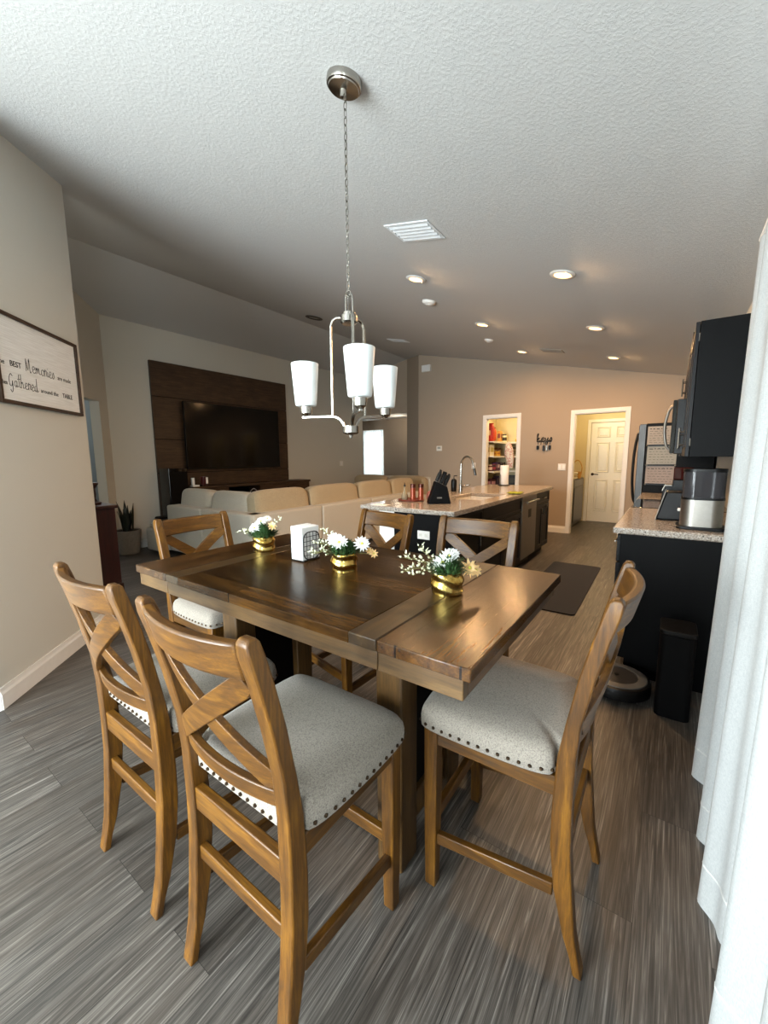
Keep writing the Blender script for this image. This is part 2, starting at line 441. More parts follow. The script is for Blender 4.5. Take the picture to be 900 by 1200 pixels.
# far hall beyond the header
wall_xz('wall_hall', 9.8, 9.92, [(-9, -7.72, 0, 2.5), (-7.72, -6.96, 0, .78), (-7.72, -6.96, 2.14, 2.5), (-6.96, -5.0, 0, 2.5)], M_wallt)
bm = new(); box(bm, -5.163, -5.05, 8.34, 9.8, 0, 2.5); struct(mk('wall_hall_right', bm, M_wallt))
bm = new(); box(bm, -9.1, -9.0, 8.233, 9.9, 0, 2.5); box(bm, -9.0, XT-.12, 8.15, 8.25, 0, 2.5); struct(mk('wall_hall_left', bm, M_wallt))
bm = new(); box(bm, -9.1, -5.0, 8.36, 9.95, 2.42, 2.5); struct(mk('ceiling_hall', bm, M_ceil))
# passage behind the diagonal wall
bm = new(); lo = []
prism(bm, [(-9.0, 3.7), (-3.4, -1.9), (-3.5, -2.0), (-9.1, 3.6)], 'Z', 0, 2.7)
prism(bm, [(-9.0, 3.7), (-9.1, 3.6), (-8.4, 4.55), (-8.3, 4.45)], 'Z', 0, 2.7)
prism(bm, [(-6.62, 2.62), (-8.4, 4.4), (-8.48, 4.32), (-6.70, 2.54)], 'Z', 0, 2.7)
struct(mk('wall_passage', bm, M_hall))
bm = new(); prism(bm, [(-9.2, 3.8), (-8.2, 4.7), (-6.55, 2.6), (-6.5, 2.45), (-3.5, -.5), (-3.3, -2.1)], 'Z', 2.6, 2.7); struct(mk('ceiling_passage', bm, M_ceil))
# pantry and laundry room behind the kitchen wall
def room(suffix, x0, x1, y1, z1, mat):
    bm = new()
    box(bm, x0-.1, x0, YB+.12, y1, 0, z1); box(bm, x1, x1+.1, YB+.12, y1, 0, z1); box(bm, x0-.1, x1+.1, y1, y1+.1, 0, z1)
    struct(mk('wall_'+suffix, bm, mat))
    bm = new(); box(bm, x0-.1, x1+.1, YB+.12, y1+.1, z1, z1+.08); struct(mk('ceiling_'+suffix, bm, M_ceil))
room('pantry', -3.20, -2.20, 8.75, 2.44, M_cream)
bm = new(); box(bm, -1.95, -1.85, YB+.12, 9.24, 0, 2.44); box(bm, -.25, -.15, YB+.12, 9.24, 0, 2.44)
DX0, DX1, DY = -1.375, -.585, 9.14
box(bm, -1.95, DX0, DY, DY+.1, 0, 2.44); box(bm, DX1, -.15, DY, DY+.1, 0, 2.44); box(bm, DX0, DX1, DY, DY+.1, 1.99, 2.44)
struct(mk('wall_laundry', bm, M_cream))
bm = new(); box(bm, -1.95, -.15, YB+.12, DY+.1, 2.44, 2.52); struct(mk('ceiling_laundry', bm, M_ceil))
# casings
def casing(name, x0, x1, z1, y, w=.062, t=.016):
    bm = new(); prism(bm, [(x0-w, 0), (x0, 0), (x0, z1), (x1, z1), (x1, 0), (x1+w, 0), (x1+w, z1+w), (x0-w, z1+w)], 'Y', y-t, y)
    box(bm, x0-.001, x0+.012, y-.004, y+.12, 0, z1); box(bm, x1-.012, x1+.001, y-.004, y+.12, 0, z1); box(bm, x0, x1, y-.004, y+.12, z1-.012, z1+.001)
    return struct(mk(name, bm, M_white, bev=.004))
casing('trim_1', PX0, PX1, PZ, YB); casing('trim_2', KX0, KX1, KZ, YB)
bm = new(); w = .062
prism(bm, [(DX0-w, 0), (DX0, 0), (DX0, 1.99), (DX1, 1.99), (DX1, 0), (DX1+w, 0), (DX1+w, 2.05), (DX0-w, 2.05)], 'Y', DY-.018, DY-.001)
struct(mk('trim_3', bm, M_doorp, bev=.004))
# six panel door
bm = new(); box(bm, DX0+.004, DX1-.004, DY+.012, DY+.047, .006, 1.986)
door = struct(mk('door_1', bm, M_doorp))
W = DX1-DX0
for cx in (DX0+W*.29, DX0+W*.71):
    for z0, z1 in ((.22, .86), (1.0, 1.60), (1.69, 1.90)):
        bm = new(); hw = W*.15
        loft(bm, [[(cx-hw, DY+.013, z0), (cx+hw, DY+.013, z0), (cx+hw, DY+.013, z1), (cx-hw, DY+.013, z1)],
                  [(cx-hw+.012, DY-.002, z0+.012), (cx+hw-.012, DY-.002, z0+.012), (cx+hw-.012, DY-.002, z1-.012), (cx-hw+.012, DY-.002, z1-.012)],
                  [(cx-hw+.03, DY+.010, z0+.03), (cx+hw-.03, DY+.010, z0+.03), (cx+hw-.03, DY+.010, z1-.03), (cx-hw+.03, DY+.010, z1-.03)],
                  [(cx-hw+.05, DY-.001, z0+.05), (cx+hw-.05, DY-.001, z0+.05), (cx+hw-.05, DY-.001, z1-.05), (cx-hw+.05, DY-.001, z1-.05)]])
        mk('door_panel', bm, M_doorp, door)
bm = new(); lathe(bm, [(.028, 0), (.028, .008), (.01, .012), (.01, .04)], 16, M=Matrix.Translation((DX0+.065, DY+.012, .965)) @ Matrix.Rotation(radians(90), 4, 'X'))
tube(bm, [(DX0+.065, DY-.026, .965), (DX0+.12, DY-.03, .965), (DX0+.175, DY-.026, .962)], .009, 8)
mk('door_handle', bm, plain('dark bronze', '#3a2c20', .3, .9), door, True)
# baseboards
def bb_profile(t=.014, h=.10): return [(0, 0), (t, 0), (t, h*.7), (t*.6, h*.82), (t*.45, h), (0, h)]
def baseboard(name, a, b, nrm, mat=M_white, h=.12):
    a = Vector((*a, 0)); b = Vector((*b, 0)); n = Vector((*nrm, 0)).normalized()
    bm = new(); loft(bm, [[p+n*(u+.0005)+Vector((0, 0, v)) for u, v in bb_profile(.015, h)] for p in (a, b)])
    return struct(mk(name, bm, mat))
d45 = (1, 1)
baseboard('baseboard_sign', (-3.665, 1.255), (-2.855, .445), d45)
baseboard('baseboard_left', (-2.86, .45), (-2.86, YREAR), (1, 0))
baseboard('baseboard_television', (XT, 2.52), (XT, 3.05), (1, 0)); 
baseboard('baseboard_television_far', (XT, 6.0), (XT, 8.2), (1, 0))
baseboard('baseboard_diagonal', (-6.5, 2.5), (-6.36, 2.36), d45)
baseboard('baseboard_back', (PX1+.065, YB), (KX0-.065, YB), (0, -1))
baseboard('baseboard_back_left', (-4.40, YB), (PX0-.065, YB), (0, -1))
baseboard('baseboard_back_right', (KX1+.065, YB), (XR, YB), (0, -1))
bm = new(); loft(bm, [[(-3.665, 1.255, 0), (-3.675, 1.265, 0), (-3.76, 1.18, 0), (-3.75, 1.17, 0)], [(-3.665, 1.255, .12), (-3.675, 1.265, .12), (-3.76, 1.18, .12), (-3.75, 1.17, .12)]])
struct(mk('baseboard_sign_end', bm, M_white))

# windows: frame, mullions, pane
def window(name, x0, x1, z0, z1, y, plane='Y', muntins=1):
    f = new(); t = .05
    def bx(a0, a1, b0, b1):
        if plane == 'Y': box(f, a0, a1, y, y+.06, b0, b1)
        else: box(f, y, y+.06, a0, a1, b0, b1)
    bx(x0, x0+t, z0, z1); bx(x1-t, x1, z0, z1); bx(x0, x1, z0, z0+t); bx(x0, x1, z1-t, z1)
    for k in range(1, muntins+1):
        xm = x0+(x1-x0)*k/(muntins+1); bx(xm-.025, xm+.025, z0, z1)
    o = struct(mk(name, f, M_white, bev=.003))
    p = new()
    if plane == 'Y': box(p, x0+.02, x1-.02, y+.027, y+.033, z0+.02, z1-.02)
    else: box(p, y+.027, y+.033, x0+.02, x1-.02, z0+.02, z1-.02)
    mk('window_pane', p, M_pane, o); return o
window('window_1', -7.72, -6.96, .78, 2.14, 9.83, muntins=0)
window('window_2', -2.05, 2.30, 0.0, 2.1, XR+.04, 'X', 2)
window('window_3', -2.75, -.55, .35, 2.25, YREAR-.09, muntins=2)
def cpt(u, d): return (-3.6+.7*u+.0707*d*10*.1, -.4+.7*u-.0707*d*10*.1)
def cpr(bm, u0, u1, z0, z1, d0=0, d1=1.4): prism(bm, [cpt(u0, d0), cpt(u1, d0), cpt(u1, d1), cpt(u0, d1)], 'Z', z0, z1)
bm = new(); cpr(bm, 0, .1, 0, 3.1); cpr(bm, .9, 1, 0, 3.1); cpr(bm, .1, .9, 0, .7); cpr(bm, .1, .9, 2.15, 3.1)
struct(mk('wall_corridor_end', bm, M_wall))
bm = new(); cpr(bm, .1, .15, .7, 2.15, .4, 1); cpr(bm, .85, .9, .7, 2.15, .4, 1); cpr(bm, .15, .85, .7, .75, .4, 1); cpr(bm, .15, .85, 2.1, 2.15, .4, 1); cpr(bm, .15, .85, 1.41, 1.44, .4, 1)
w4 = struct(mk('added_window', bm, M_white)); bm = new(); cpr(bm, .14, .86, .74, 2.11, .68, .72); mk('window_pane', bm, M_pane, w4)  # unseen window, added to let fill light into the living room
# ------------------------------------------------------------------ dining table
TX0, TX1, TY0, TY1, TZ = -1.738, -.298, .714, 1.515, .914
t = thing('dining_table', 'large dark walnut stained counter height dining table with end leaves', 'table', (0, 0, 0))
L1, L2, BW = -1.738+.235, -.298-.235, .085        # leaf seams
bm = new(); box(bm, L1+BW, L2-BW, TY0, TY1, TZ-.03, TZ); mk('tabletop', bm, M_top, t, bev=.002)
for a, b in ((L1+.001, L1+BW), (L2-BW, L2-.001)):
    bm = new(); box(bm, a, b, TY0, TY1, TZ-.03, TZ); mk('cross_board', bm, M_band, t, bev=.003)
for a, b in ((TX0, L1-.001), (L2+.001, TX1)):
    bm = new(); box(bm, a, b, TY0, TY1, TZ-.03, TZ); mk('leaf', bm, M_leaf, t, bev=.003)
ai = .018
for y0, y1 in ((TY0+.006, TY0+.03), (TY1-.03, TY1-.006)):
    for a, b in ((TX0+ai, L1-.001), (L1+.001, L2-.001), (L2+.001, TX1-ai)):
        bm = new(); box(bm, a, b, y0, y1, TZ-.078, TZ-.0305); mk('apron', bm, M_apron, t, bev=.002)
for x0, x1 in ((TX0+ai, TX0+ai+.024), (TX1-ai-.024, TX1-ai)):
    bm = new(); box(bm, x0, x1, TY0+.03, TY1-.03, TZ-.078, TZ-.0305); mk('end_apron', bm, M_aprony, t, bev=.002)
for x in (-1.485, -.665):
    for y in (1.0, 1.33):
        bm = new(); box(bm, x-.048, x+.048, y-.048, y+.048, .0, TZ-.0305); mk('post', bm, M_post, t, bev=.006)
    bm = new(); box(bm, x-.03, x+.03, 1.0485, 1.2815, .10, .20); mk('low_rail', bm, M_post, t, bev=.004)
    bm = new(); box(bm, x-.012, x+.012, 1.0485, 1.2815, .201, .80); mk('infill_panel', bm, M_blackm, t)
    bm = new(); box(bm, x+.0485 if x < -1 else x-.30, x+.30 if x < -1 else x-.0485, 1.135, 1.165, .11, .17); mk('low_stretcher', bm, M_post, t, bev=.004)

# ------------------------------------------------------------------ dining chairs
STILE = [(0, -.247, -.269), (.05, -.236, -.258), (.106, -.217, -.247), (.228, -.190, -.235), (.345, -.178, -.226), (.45, -.177, -.224),
         (.60, -.184, -.226), (.70, -.200, -.234), (.82, -.222, -.257), (.92, -.246, -.281), (.985, -.264, -.299), (1.012, -.272, -.303), (1.022, -.280, -.296)]
def stile_y(z):
    for (z0, f0, b0), (z1, f1, b1) in zip(STILE, STILE[1:]):
        if z0 <= z <= z1:
            k = (z-z0)/(z1-z0); return f0+(f1-f0)*k, b0+(b1-b0)*k
    return STILE[-1][1:]
def slat(bm, x0, z0, x1, z1, w, th, curve, dy=0, N=14, cut=0):
    """bowed flat bar lying in the raked back of the chair"""
    d = Vector((x1-x0, z1-z0)).normalized(); nrm = Vector((-d.y, d.x)); rings = []
    for i in range(N+1):
        k = i/N; cx, cz_ = x0+(x1-x0)*k, z0+(z1-z0)*k; ring = []
        for s1, s2 in ((-1, -1), (1, -1), (1, 1), (-1, 1)):
            px = cx+nrm.x*s1*w/2; pz = cz_+nrm.y*s1*w/2
            if cut: px = cx if abs(d.x) > .9 else px
            px = max(-.178, min(.178, px))
            f, b = stile_y(max(0, min(1.02, pz)))
            y = (f+b)/2-curve*(1-(px/.185)**2)+dy+s2*th/2
            ring.append((px, y, pz))
        rings.append(ring)
    loft(bm, rings)
def cushion(bm):
    out = []
    P = [(.165, -.205), (.168, -.178), (.205, -.172), (.222, -.10), (.228, .05), (.224, .165), (.205, .198), (.14, .208)]
    right = smoothpts([(x, y, 0) for x, y in P], 3)
    out = [(p.x, p.y) for p in right]+[(-p.x, p.y) for p in reversed(right)]
    rings = []
    for z, s in ((.540, .975), (.546, .995), (.572, 1.0), (.592, .985), (.606, .95), (.617, .86), (.6235, .6), (.6255, .25)):
        rings.append([(x*s, .0+(y-.0)*s, z+(.0)) for x, y in out])
    loft(bm, rings)
    return out
def make_chair(label):
    t = thing('dining_chair', label, 'chair', group='X back counter height dining chairs')
    for s in (-1, 1):
        bm = new(); rings = []
        for z, f, b in STILE:
            xo = .200+.012*min(1, z); xi = xo-.040
            if z > 1.0: xo -= (z-1.0)*.25; xi += (z-1.0)*.25
            rings.append([(s*xo, b, z), (s*xi, b, z), (s*xi, f, z), (s*xo, f, z)])
        loft(bm, rings); mk('back_leg', bm, M_chair, t, bev=.004)
        bm = new(); rings = []
        for z, h in ((0, .017), (.25, .020), (.545, .0215)):
            rings.append([(s*.186-h, .165-h, z), (s*.186+h, .165-h, z), (s*.186+h, .165+h, z), (s*.186-h, .165+h, z)])
        loft(bm, rings); mk('front_leg', bm, M_chair, t, bev=.003)
        bm = new(); box(bm, s*.190-.011, s*.190+.011, -.185, .146, .488, .5405); mk('side_rail', bm, M_chairy, t, bev=.003)
        bm = new(); x = s*.186
        loft(bm, [[(x-.010, -.188, .196), (x+.010, -.188, .196), (x+.010, -.188, .232), (x-.010, -.188, .232)],
                  [(x-.010, .148, .150), (x+.010, .148, .150), (x+.010, .148, .186), (x-.010, .148, .186)]]); mk('side_stretcher', bm, M_chairy, t, bev=.003)
    bm = new(); slat(bm, -.172, .968, .172, .968, .082, .026, .036, cut=1); mk('top_rail', bm, M_chairx, t, bev=.006)
    bm = new(); slat(bm, -.168, .640, .168, .640, .042, .020, .026, cut=1); mk('lower_back_rail', bm, M_chairx, t, bev=.003)
    bm = new(); slat(bm, -.172, .668, .172, .925, .050, .017, .034, -.0045); mk('cross_slat', bm, M_chairx, t, bev=.002)
    bm = new(); slat(bm, -.172, .925, .172, .668, .050, .017, .034, .0045); mk('cross_slat', bm, M_chairx, t, bev=.002)
    bm = new(); box(bm, -.172, .172, -.218, -.194, .428, .492); mk('rear_rail', bm, M_chairx, t, bev=.003)
    bm = new(); box(bm, -.166, .166, .168, .186, .488, .5405); mk('front_rail', bm, M_chairx, t, bev=.003)
    bm = new(); box(bm, -.172, .172, -.218, -.198, .282, .322); mk('rear_stretcher', bm, M_chairx, t, bev=.003)
    bm = new(); box(bm, -.167, .167, .155, .177, .205, .245); mk('front_stretcher', bm, M_chairx, t, bev=.003)
    bm = new(); out = cushion(bm); c = mk('seat_cushion', bm, M_seat, t, smooth=True, ang=60)
    bm = new(); acc = 0; prev = None
    loop = out+[out[0]]
    for a, b in zip(loop, loop[1:]):
        a = Vector(a); b = Vector(b); L = (b-a).length; d = .027
        pos = (d-acc) if acc else 0
        while pos < L:
            p = a+(b-a)*(pos/L); nn = Vector(((b-a).y, -(b-a).x)).normalized()
            if nn.dot(p) < 0: nn = -nn
            q = p*1.0+nn*.0005
            bmesh.ops.create_icosphere(bm, subdivisions=1, radius=.0055, matrix=Matrix.Translation((q.x, q.y, .558)))
            pos += d
        acc = L-(pos-d)
    mk('nailhead_trim', bm, M_nail, c, smooth=True)
    return t
ch = make_chair('wooden X back counter chair in the near left corner, beside the grey wall')
ch.location = (-1.330, .70, 0)
dup(ch, 'wooden X back counter chair in the foreground with its back to the viewer', (-.783, .70, 0), 0)
dup(ch, 'wooden X back counter chair at the table end, side on beside the white curtain', (-.368, 1.185, 0), radians(91))
dup(ch, 'wooden X back counter chair at the far table end, nearest the snake plant', (-1.90, 1.215, 0), radians(-90))
dup(ch, 'wooden X back counter chair between the table and sofa, before the outlet', (-1.41, 1.645, 0), radians(180-12))
dup(ch, 'wooden X back counter chair between table and dark island drawers', (-.80, 1.675, 0), radians(180))

# ------------------------------------------------------------------ things on the table
def leafmesh(bm, p, d, L, w, bend=.25):
    d = Vector(d).normalized(); s = d.cross(Vector((0, 0, 1)))
    if s.length < .05: s = Vector((1, 0, 0))
    s.normalize(); u = s.cross(d); p = Vector(p)
    a = bm.verts.new(p); m1 = bm.verts.new(p+d*L*.45+s*w/2+u*L*bend*.3); m2 = bm.verts.new(p+d*L*.45-s*w/2+u*L*bend*.3)
    c = bm.verts.new(p+d*L*.5+u*L*bend*.18); e = bm.verts.new(p+d*L-u*L*bend*.3)
    bm.faces.new((a, m1, c)); bm.faces.new((a, c, m2)); bm.faces.new((m1, e, c)); bm.faces.new((c, e, m2))
def daisy(parent, p, nrm, R, rng, name='flower', mat=None, petals=13):
    q = Vector(nrm).normalized().to_track_quat('Z', 'Y').to_matrix().to_4x4(); M = Matrix.Translation(p) @ q
    bm = new()
    for layer, (rr, tilt, ph) in enumerate(((1, .1, 0), (.82, .35, .2), (.55, .7, .1))):
        for k in range(petals):
            a = 2*pi*k/petals+ph+rng.uniform(-.08, .08); d = Vector((cos(a), sin(a), tilt))
            st = len(bm.verts); leafmesh(bm, d*.1*R, d, R*rr*.95, R*.34, .2)
            bm.verts.ensure_lookup_table(); bmesh.ops.transform(bm, matrix=M, verts=bm.verts[st:])
    f = mk(name, bm, mat or M_petal, parent)
    bm = new(); bmesh.ops.create_icosphere(bm, subdivisions=2, radius=R*.16, matrix=M @ Matrix.Translation((0, 0, R*.22)) @ Matrix.Diagonal((1, 1, .6, 1)))
    mk('flower_centre', bm, M_yel, f, True)
def flowerpot(label, x, y, seed, flowers, sprigs, peach, leafy=1.0, sc=1.0):
    rng = random.Random(seed)
    t = thing('flower_pot', label, 'flower pot', (x, y, TZ+.0005), 0, 'gold flower pots on the table'); t.scale = (1.17, 1.17, 1.12)
    bm = new(); n = 48; rings = []
    for j in range(15):
        z = .062*j/14; base = .0395+.003*sin(pi*min(1, z/.06))
        ring = []
        for i in range(n):
            a = 2*pi*i/n
            w = .0026*sin(2*pi*z/.034+2*a+1.7*sin(a+seed)+.8*sin(3*a+seed))*min(1, j/2)*min(1, (15-j)/2)
            r = base+w
            ring.append((r*cos(a), r*sin(a), z))
        rings.append(ring)
    for j in range(4):
        rings.append([(x_*(.9), y_*(.9), .062-.01*j) for x_, y_, z_ in rings[14]])
    loft(bm, rings); mk('pot', bm, M_gold, t, True, ang=70)
    bm = new(); lathe(bm, [(.0355, .048), (.034, .054), (.001, .056)], 20); mk('moss', bm, plain('dark moss', '#1d2614', .9), t, True)
    bm = new()
    for _ in range(int(420*leafy)):
        a = rng.uniform(0, 2*pi); r = rng.uniform(0, .044); el = rng.uniform(.2, 1.4)
        d = Vector((cos(a)*cos(el), sin(a)*cos(el), sin(el)))
        leafmesh(bm, (r*cos(a), r*sin(a), .054+rng.uniform(0, .04)*(1-r/.06)), d, rng.uniform(.018, .040), rng.uniform(.006, .012))
    mk('foliage', bm, M_leafg, t)
    for (dx, dy, dz, R, nx, ny) in flowers:
        bm = new(); tube(bm, smoothpts([(0, 0, .05), (dx*.4, dy*.4, .05+(dz-.05)*.6), (dx, dy, dz)], 4), .0012, 5); mk('flower_stem', bm, M_stem, t)
        daisy(t, (dx, dy, dz), (nx, ny, .6), R, rng)
    for (a, el, L) in sprigs:
        d = Vector((cos(a)*cos(el), sin(a)*cos(el), sin(el))); p0 = Vector((.02*cos(a), .02*sin(a), .055)); bm = new(); bl = new()
        pts = smoothpts([p0, p0+d*L*.5+Vector((0, 0, .012)), p0+d*L], 5); tube(bm, pts, .0009, 5)
        for k in range(3, len(pts)):
            for _ in range(2):
                e = (d*.6+Vector((rng.uniform(-1, 1), rng.uniform(-1, 1), rng.uniform(-.3, 1)))).normalized()
                q = pts[k]+e*rng.uniform(.008, .018); tube(bm, [pts[k], q], .0006, 4)
                bmesh.ops.create_icosphere(bl, subdivisions=1, radius=rng.uniform(.0022, .004), matrix=Matrix.Translation(q))
                leafmesh(bl, q, e, .010, .005)
        s = mk('sprig', bm, M_stem, t); mk('bud', bl, plain('pale cream bud', '#d9dcc0', .6), s)
    for (dx, dy, dz, R) in peach:
        bm = new(); tube(bm, smoothpts([(0, 0, .05), (dx*.5, dy*.5, dz), (dx, dy, dz)], 4), .001, 5); mk('flower_stem', bm, M_stem, t)
        daisy(t, (dx, dy, dz), (FV.x+dx*6, FV.y+dy*6, .5), R*1.25, rng, 'peach_flower', M_peach, 8)
    return t
# directions: towards the viewer is (+x,-y)/~; to the right of the picture is (+.82,+.58); left is the opposite
RV = Vector((.815, .579)); FV = Vector((.579, -.815))
def rf(r, f): return (RV.x*r+FV.x*f, RV.y*r+FV.y*f)
def fl(r, f, z, R, nr=0, nf=1):
    a = rf(r, f); n = rf(nr, nf); return (a[0], a[1], z, R, n[0], n[1])
def pk(r, f, z, R): a = rf(r, f); return (a[0], a[1], z, R)
AR = math.atan2(RV.y, RV.x)
flowerpot('crinkled gold pot of flowers left of the white napkins', -1.505, 1.165, 3,
          [fl(-.028, .01, .095, .026, -.3, 1), fl(-.01, -.012, .118, .024, 0, .5), fl(.012, -.02, .128, .020, .2, .3)],
          [(AR+pi, .35, .07), (AR+pi-.5, .1, .07), (AR+.2, 1.0, .085)], [pk(.035, 0, .10, .016)], 1.3)
flowerpot('crinkled gold pot of flowers with two open white daisies, middle of three', -.985, 1.125, 5,
          [fl(-.012, .02, .098, .029, 0, 1), fl(.058, .005, .090, .028, .3, 1), fl(-.032, -.005, .104, .025, -.3, .8)],
          [(AR+pi, .5, .075), (AR+pi+.4, .15, .08), (AR+pi-.3, 1.0, .085), (AR+pi, .0, .07)], [pk(.095, 0, .055, .014), pk(.080, -.01, .062, .012)], 1.1)
flowerpot('crinkled gold pot of flowers nearest the right end, white ruffled bloom', -.548, 1.11, 9,
          [fl(-.014, .012, .088, .027, -.2, 1), fl(.004, .0, .102, .025, .0, .8), fl(-.022, -.004, .078, .022, -.4, 1), fl(.016, -.01, .106, .02, 0, .6)],
          [(AR+pi, .45, .10), (AR+pi+.5, .12, .09), (AR+pi-.1, .02, .095), (AR+pi-.4, .8, .085)], [pk(.055, .01, .072, .022), pk(.075, 0, .062, .016)], 1.2)
# napkin holder
A45 = radians(90)
nh = thing('napkin_holder', 'black wire napkin holder with a square grid side', 'napkin holder', (-1.230, 1.162, TZ+.0005), A45)
hw, hh, hd = .045, .10, .037      # local x = along the stack, local y = thickness
for sy in (-1, 1):
    bm = new(); y = sy*hd
    P = rrect(-hw, hw, .006, hh+.02, .03, 4)
    P = [(a, b) for a, b in P]
    tube(bm, [(a, y, b) for a, b in P], .0022, 6, closed=True)
    for k in range(1, 5):
        x = -hw+2*hw*k/5; tube(bm, [(x, y, .006), (x, y, hh+.02-(.006 if k in (1, 4) else 0))], .0012, 5)
    for k in range(1, 6):
        z = .006+(hh+.014)*k/6; tube(bm, [(-hw+(.004 if k == 5 else 0), y, z), (hw-(.004 if k == 5 else 0), y, z)], .0012, 5)
    mk('grid_side', bm, M_iron, nh, True)
bm = new(); box(bm, -hw, hw, -hd, hd, 0, .004); mk('base', bm, M_iron, nh)
nk = thing('paper_napkins', 'thick pack of white paper napkins standing in the wire holder', 'napkins', (-1.230, 1.162, TZ+.006), A45)
bm = new()
for k in range(9):
    y0 = -.0335+.067*k/9; o = random.uniform(-.0015, .0015)
    box(bm, -.048+o, .048+o, y0, y0+.0071, 0, .136+random.uniform(-.002, .002))
mk('napkins', bm, M_paper, nk, bev=.0015)
# ------------------------------------------------------------------ chandelier
CX, CY = -1.088, 1.302; TILT = atan(SL)
cd = thing('chandelier', 'brushed nickel chandelier with three white glass shades over the table', 'chandelier', (CX, CY, 0))
zc = cz(CX)
bm = new(); Mt = Matrix.Translation((0, 0, zc)) @ Matrix.Rotation(TILT, 4, 'Y')
lathe(bm, [(.066, -.001), (.066, -.018), (.063, -.024), (.058, -.026), (.056, -.030), (.014, -.034), (.010, -.055), (.004, -.058)], 32, M=Mt); mk('ceiling_canopy', bm, M_nickel, cd, True)
bm = new(); z = zc-.045; k = 0
while z > 2.0:
    pts = []
    for i in range(12):
        a = 2*pi*i/12; u = .0062*cos(a); v = .016*sin(a)
        pts.append((u, 0, z-.014+v) if k % 2 else (0, u, z-.014+v))
    tube(bm, pts, .0017, 5, closed=True); z -= .026; k += 1
tube(bm, [(.004, .003, zc-.05), (-.004, .002, 2.4), (.003, -.002, 2.2), (0, 0, 1.99)], .0012, 5)
mk('chain', bm, M_nickel, cd, True)
bm = new()
for a in (0, 120, 240):
    d = Vector((cos(radians(a+20)), sin(radians(a+20))))
    tube(bm, smoothpts([(d.x*.016, d.y*.016, 1.90), (d.x*.016, d.y*.016, 1.955), (d.x*.012, d.y*.012, 1.968), (0, 0, 1.97)], 3), .0035, 6)
tube(bm, [(.010*cos(2*pi*i/12), 0, 1.975+.012*sin(2*pi*i/12)) for i in range(12)], .0022, 5, closed=True)
mk('hanging_loop', bm, M_nickel, cd, True)
bm = new(); lathe(bm, [(.018, 1.905), (.026, 1.902), (.026, 1.893), (.034, 1.890), (.034, 1.866), (.028, 1.860), (.006, 1.858)], 28); mk('upper_hub', bm, M_nickel, cd, True)
bm = new(); lathe(bm, [(.010, 1.462), (.033, 1.462), (.033, 1.436), (.026, 1.430), (.010, 1.427), (.007, 1.416), (.002, 1.413)], 28); mk('lower_hub', bm, M_nickel, cd, True)
cam_dir = math.atan2(-CY, -CX)       # towards the viewer
SH_R = .198
sh_base = []
for off in (10, 10-120, 10+120):
    a = cam_dir+radians(off); d = Vector((cos(a), sin(a))); s = Vector((-d.y, d.x))
    def bar(pts, w, th, name):
        bm = new(); rings = []; N = len(pts)
        for i, (r, z) in enumerate(pts):
            a0 = pts[max(0, i-1)]; a1 = pts[min(N-1, i+1)]; tx, tz = a1[0]-a0[0], a1[1]-a0[1]; L = math.hypot(tx, tz); nx, nz = -tz/L, tx/L
            rings.append([(d.x*(r+nx*u)+s.x*v, d.y*(r+nx*u)+s.y*v, z+nz*u) for u, v in ((-th/2, -w/2), (th/2, -w/2), (th/2, w/2), (-th/2, w/2))])
        loft(bm, rings); return mk(name, bm, M_nickel, cd, bev=.0012)
    P = smoothpts([(.026, 1.885, 0), (.052, 1.886, 0), (.068, 1.878, 0), (.076, 1.862, 0), (.078, 1.84, 0), (.078, 1.66, 0), (.078, 1.507, 0)], 4)
    bar([(p.x, p.y) for p in P], .011, .007, 'upright_rod')
    P = smoothpts([(.022, 1.448, 0), (.03, 1.470, 0), (.045, 1.490, 0), (.066, 1.501, 0), (.10, 1.504, 0), (.215, 1.504, 0)], 4)
    bar([(p.x, p.y) for p in P], .013, .009, 'arm')
    px, py = d.x*SH_R, d.y*SH_R
    bm = new(); lathe(bm, [(.010, 1.508), (.014, 1.512), (.024, 1.520), (.026, 1.535), (.026, 1.548), (.006, 1.550)], 24, (px, py, 0)); mk('shade_holder', bm, M_nickel, cd, True)
    bm = new(); lathe(bm, [(.0395, 1.551), (.0425, 1.553), (.0445, 1.565), (.0565, 1.718), (.0565, 1.721), (.0535, 1.721), (.0415, 1.57), (.03, 1.5565)], 36, (px, py, 0)); mk('glass_shade', bm, M_shade, cd, True, ang=50)

# ------------------------------------------------------------------ ceiling fittings
def ceil_thing(name, label, cat, x, y, group=None): return thing(name, label, cat, (x, y, cz(x)), rot=(0, TILT, 0), group=group)
rl = ceil_thing('recessed_light', 'glowing recessed ceiling light over the island, nearest the square vent', 'ceiling light', -1.97, 3.29, 'lit recessed ceiling lights')
bm = new(); lathe(bm, [(.052, -.001), (.088, -.001), (.090, -.004), (.084, -.009), (.062, -.011), (.055, -.006)], 32); mk('trim_ring', bm, M_white, rl, True)
bm = new(); lathe(bm, [(.061, -.004), (.058, -.0105), (.001, -.012)], 28); mk('lens', bm, M_lens, rl, True)
for lb, x, y in (('glowing recessed ceiling light over the island, second from the square vent', -1.97, 4.83),
                 ('glowing recessed ceiling light over the island, nearest the pantry', -1.97, 6.40),
                 ('glowing recessed ceiling light over the aisle, nearest the curtain', -.75, 3.32),
                 ('glowing recessed ceiling light over the aisle, middle of its row', -.75, 4.85),
                 ('glowing recessed ceiling light over the aisle, above the laundry doorway', -.75, 6.42)):
    dup(rl, lb, (x, y, cz(x)))
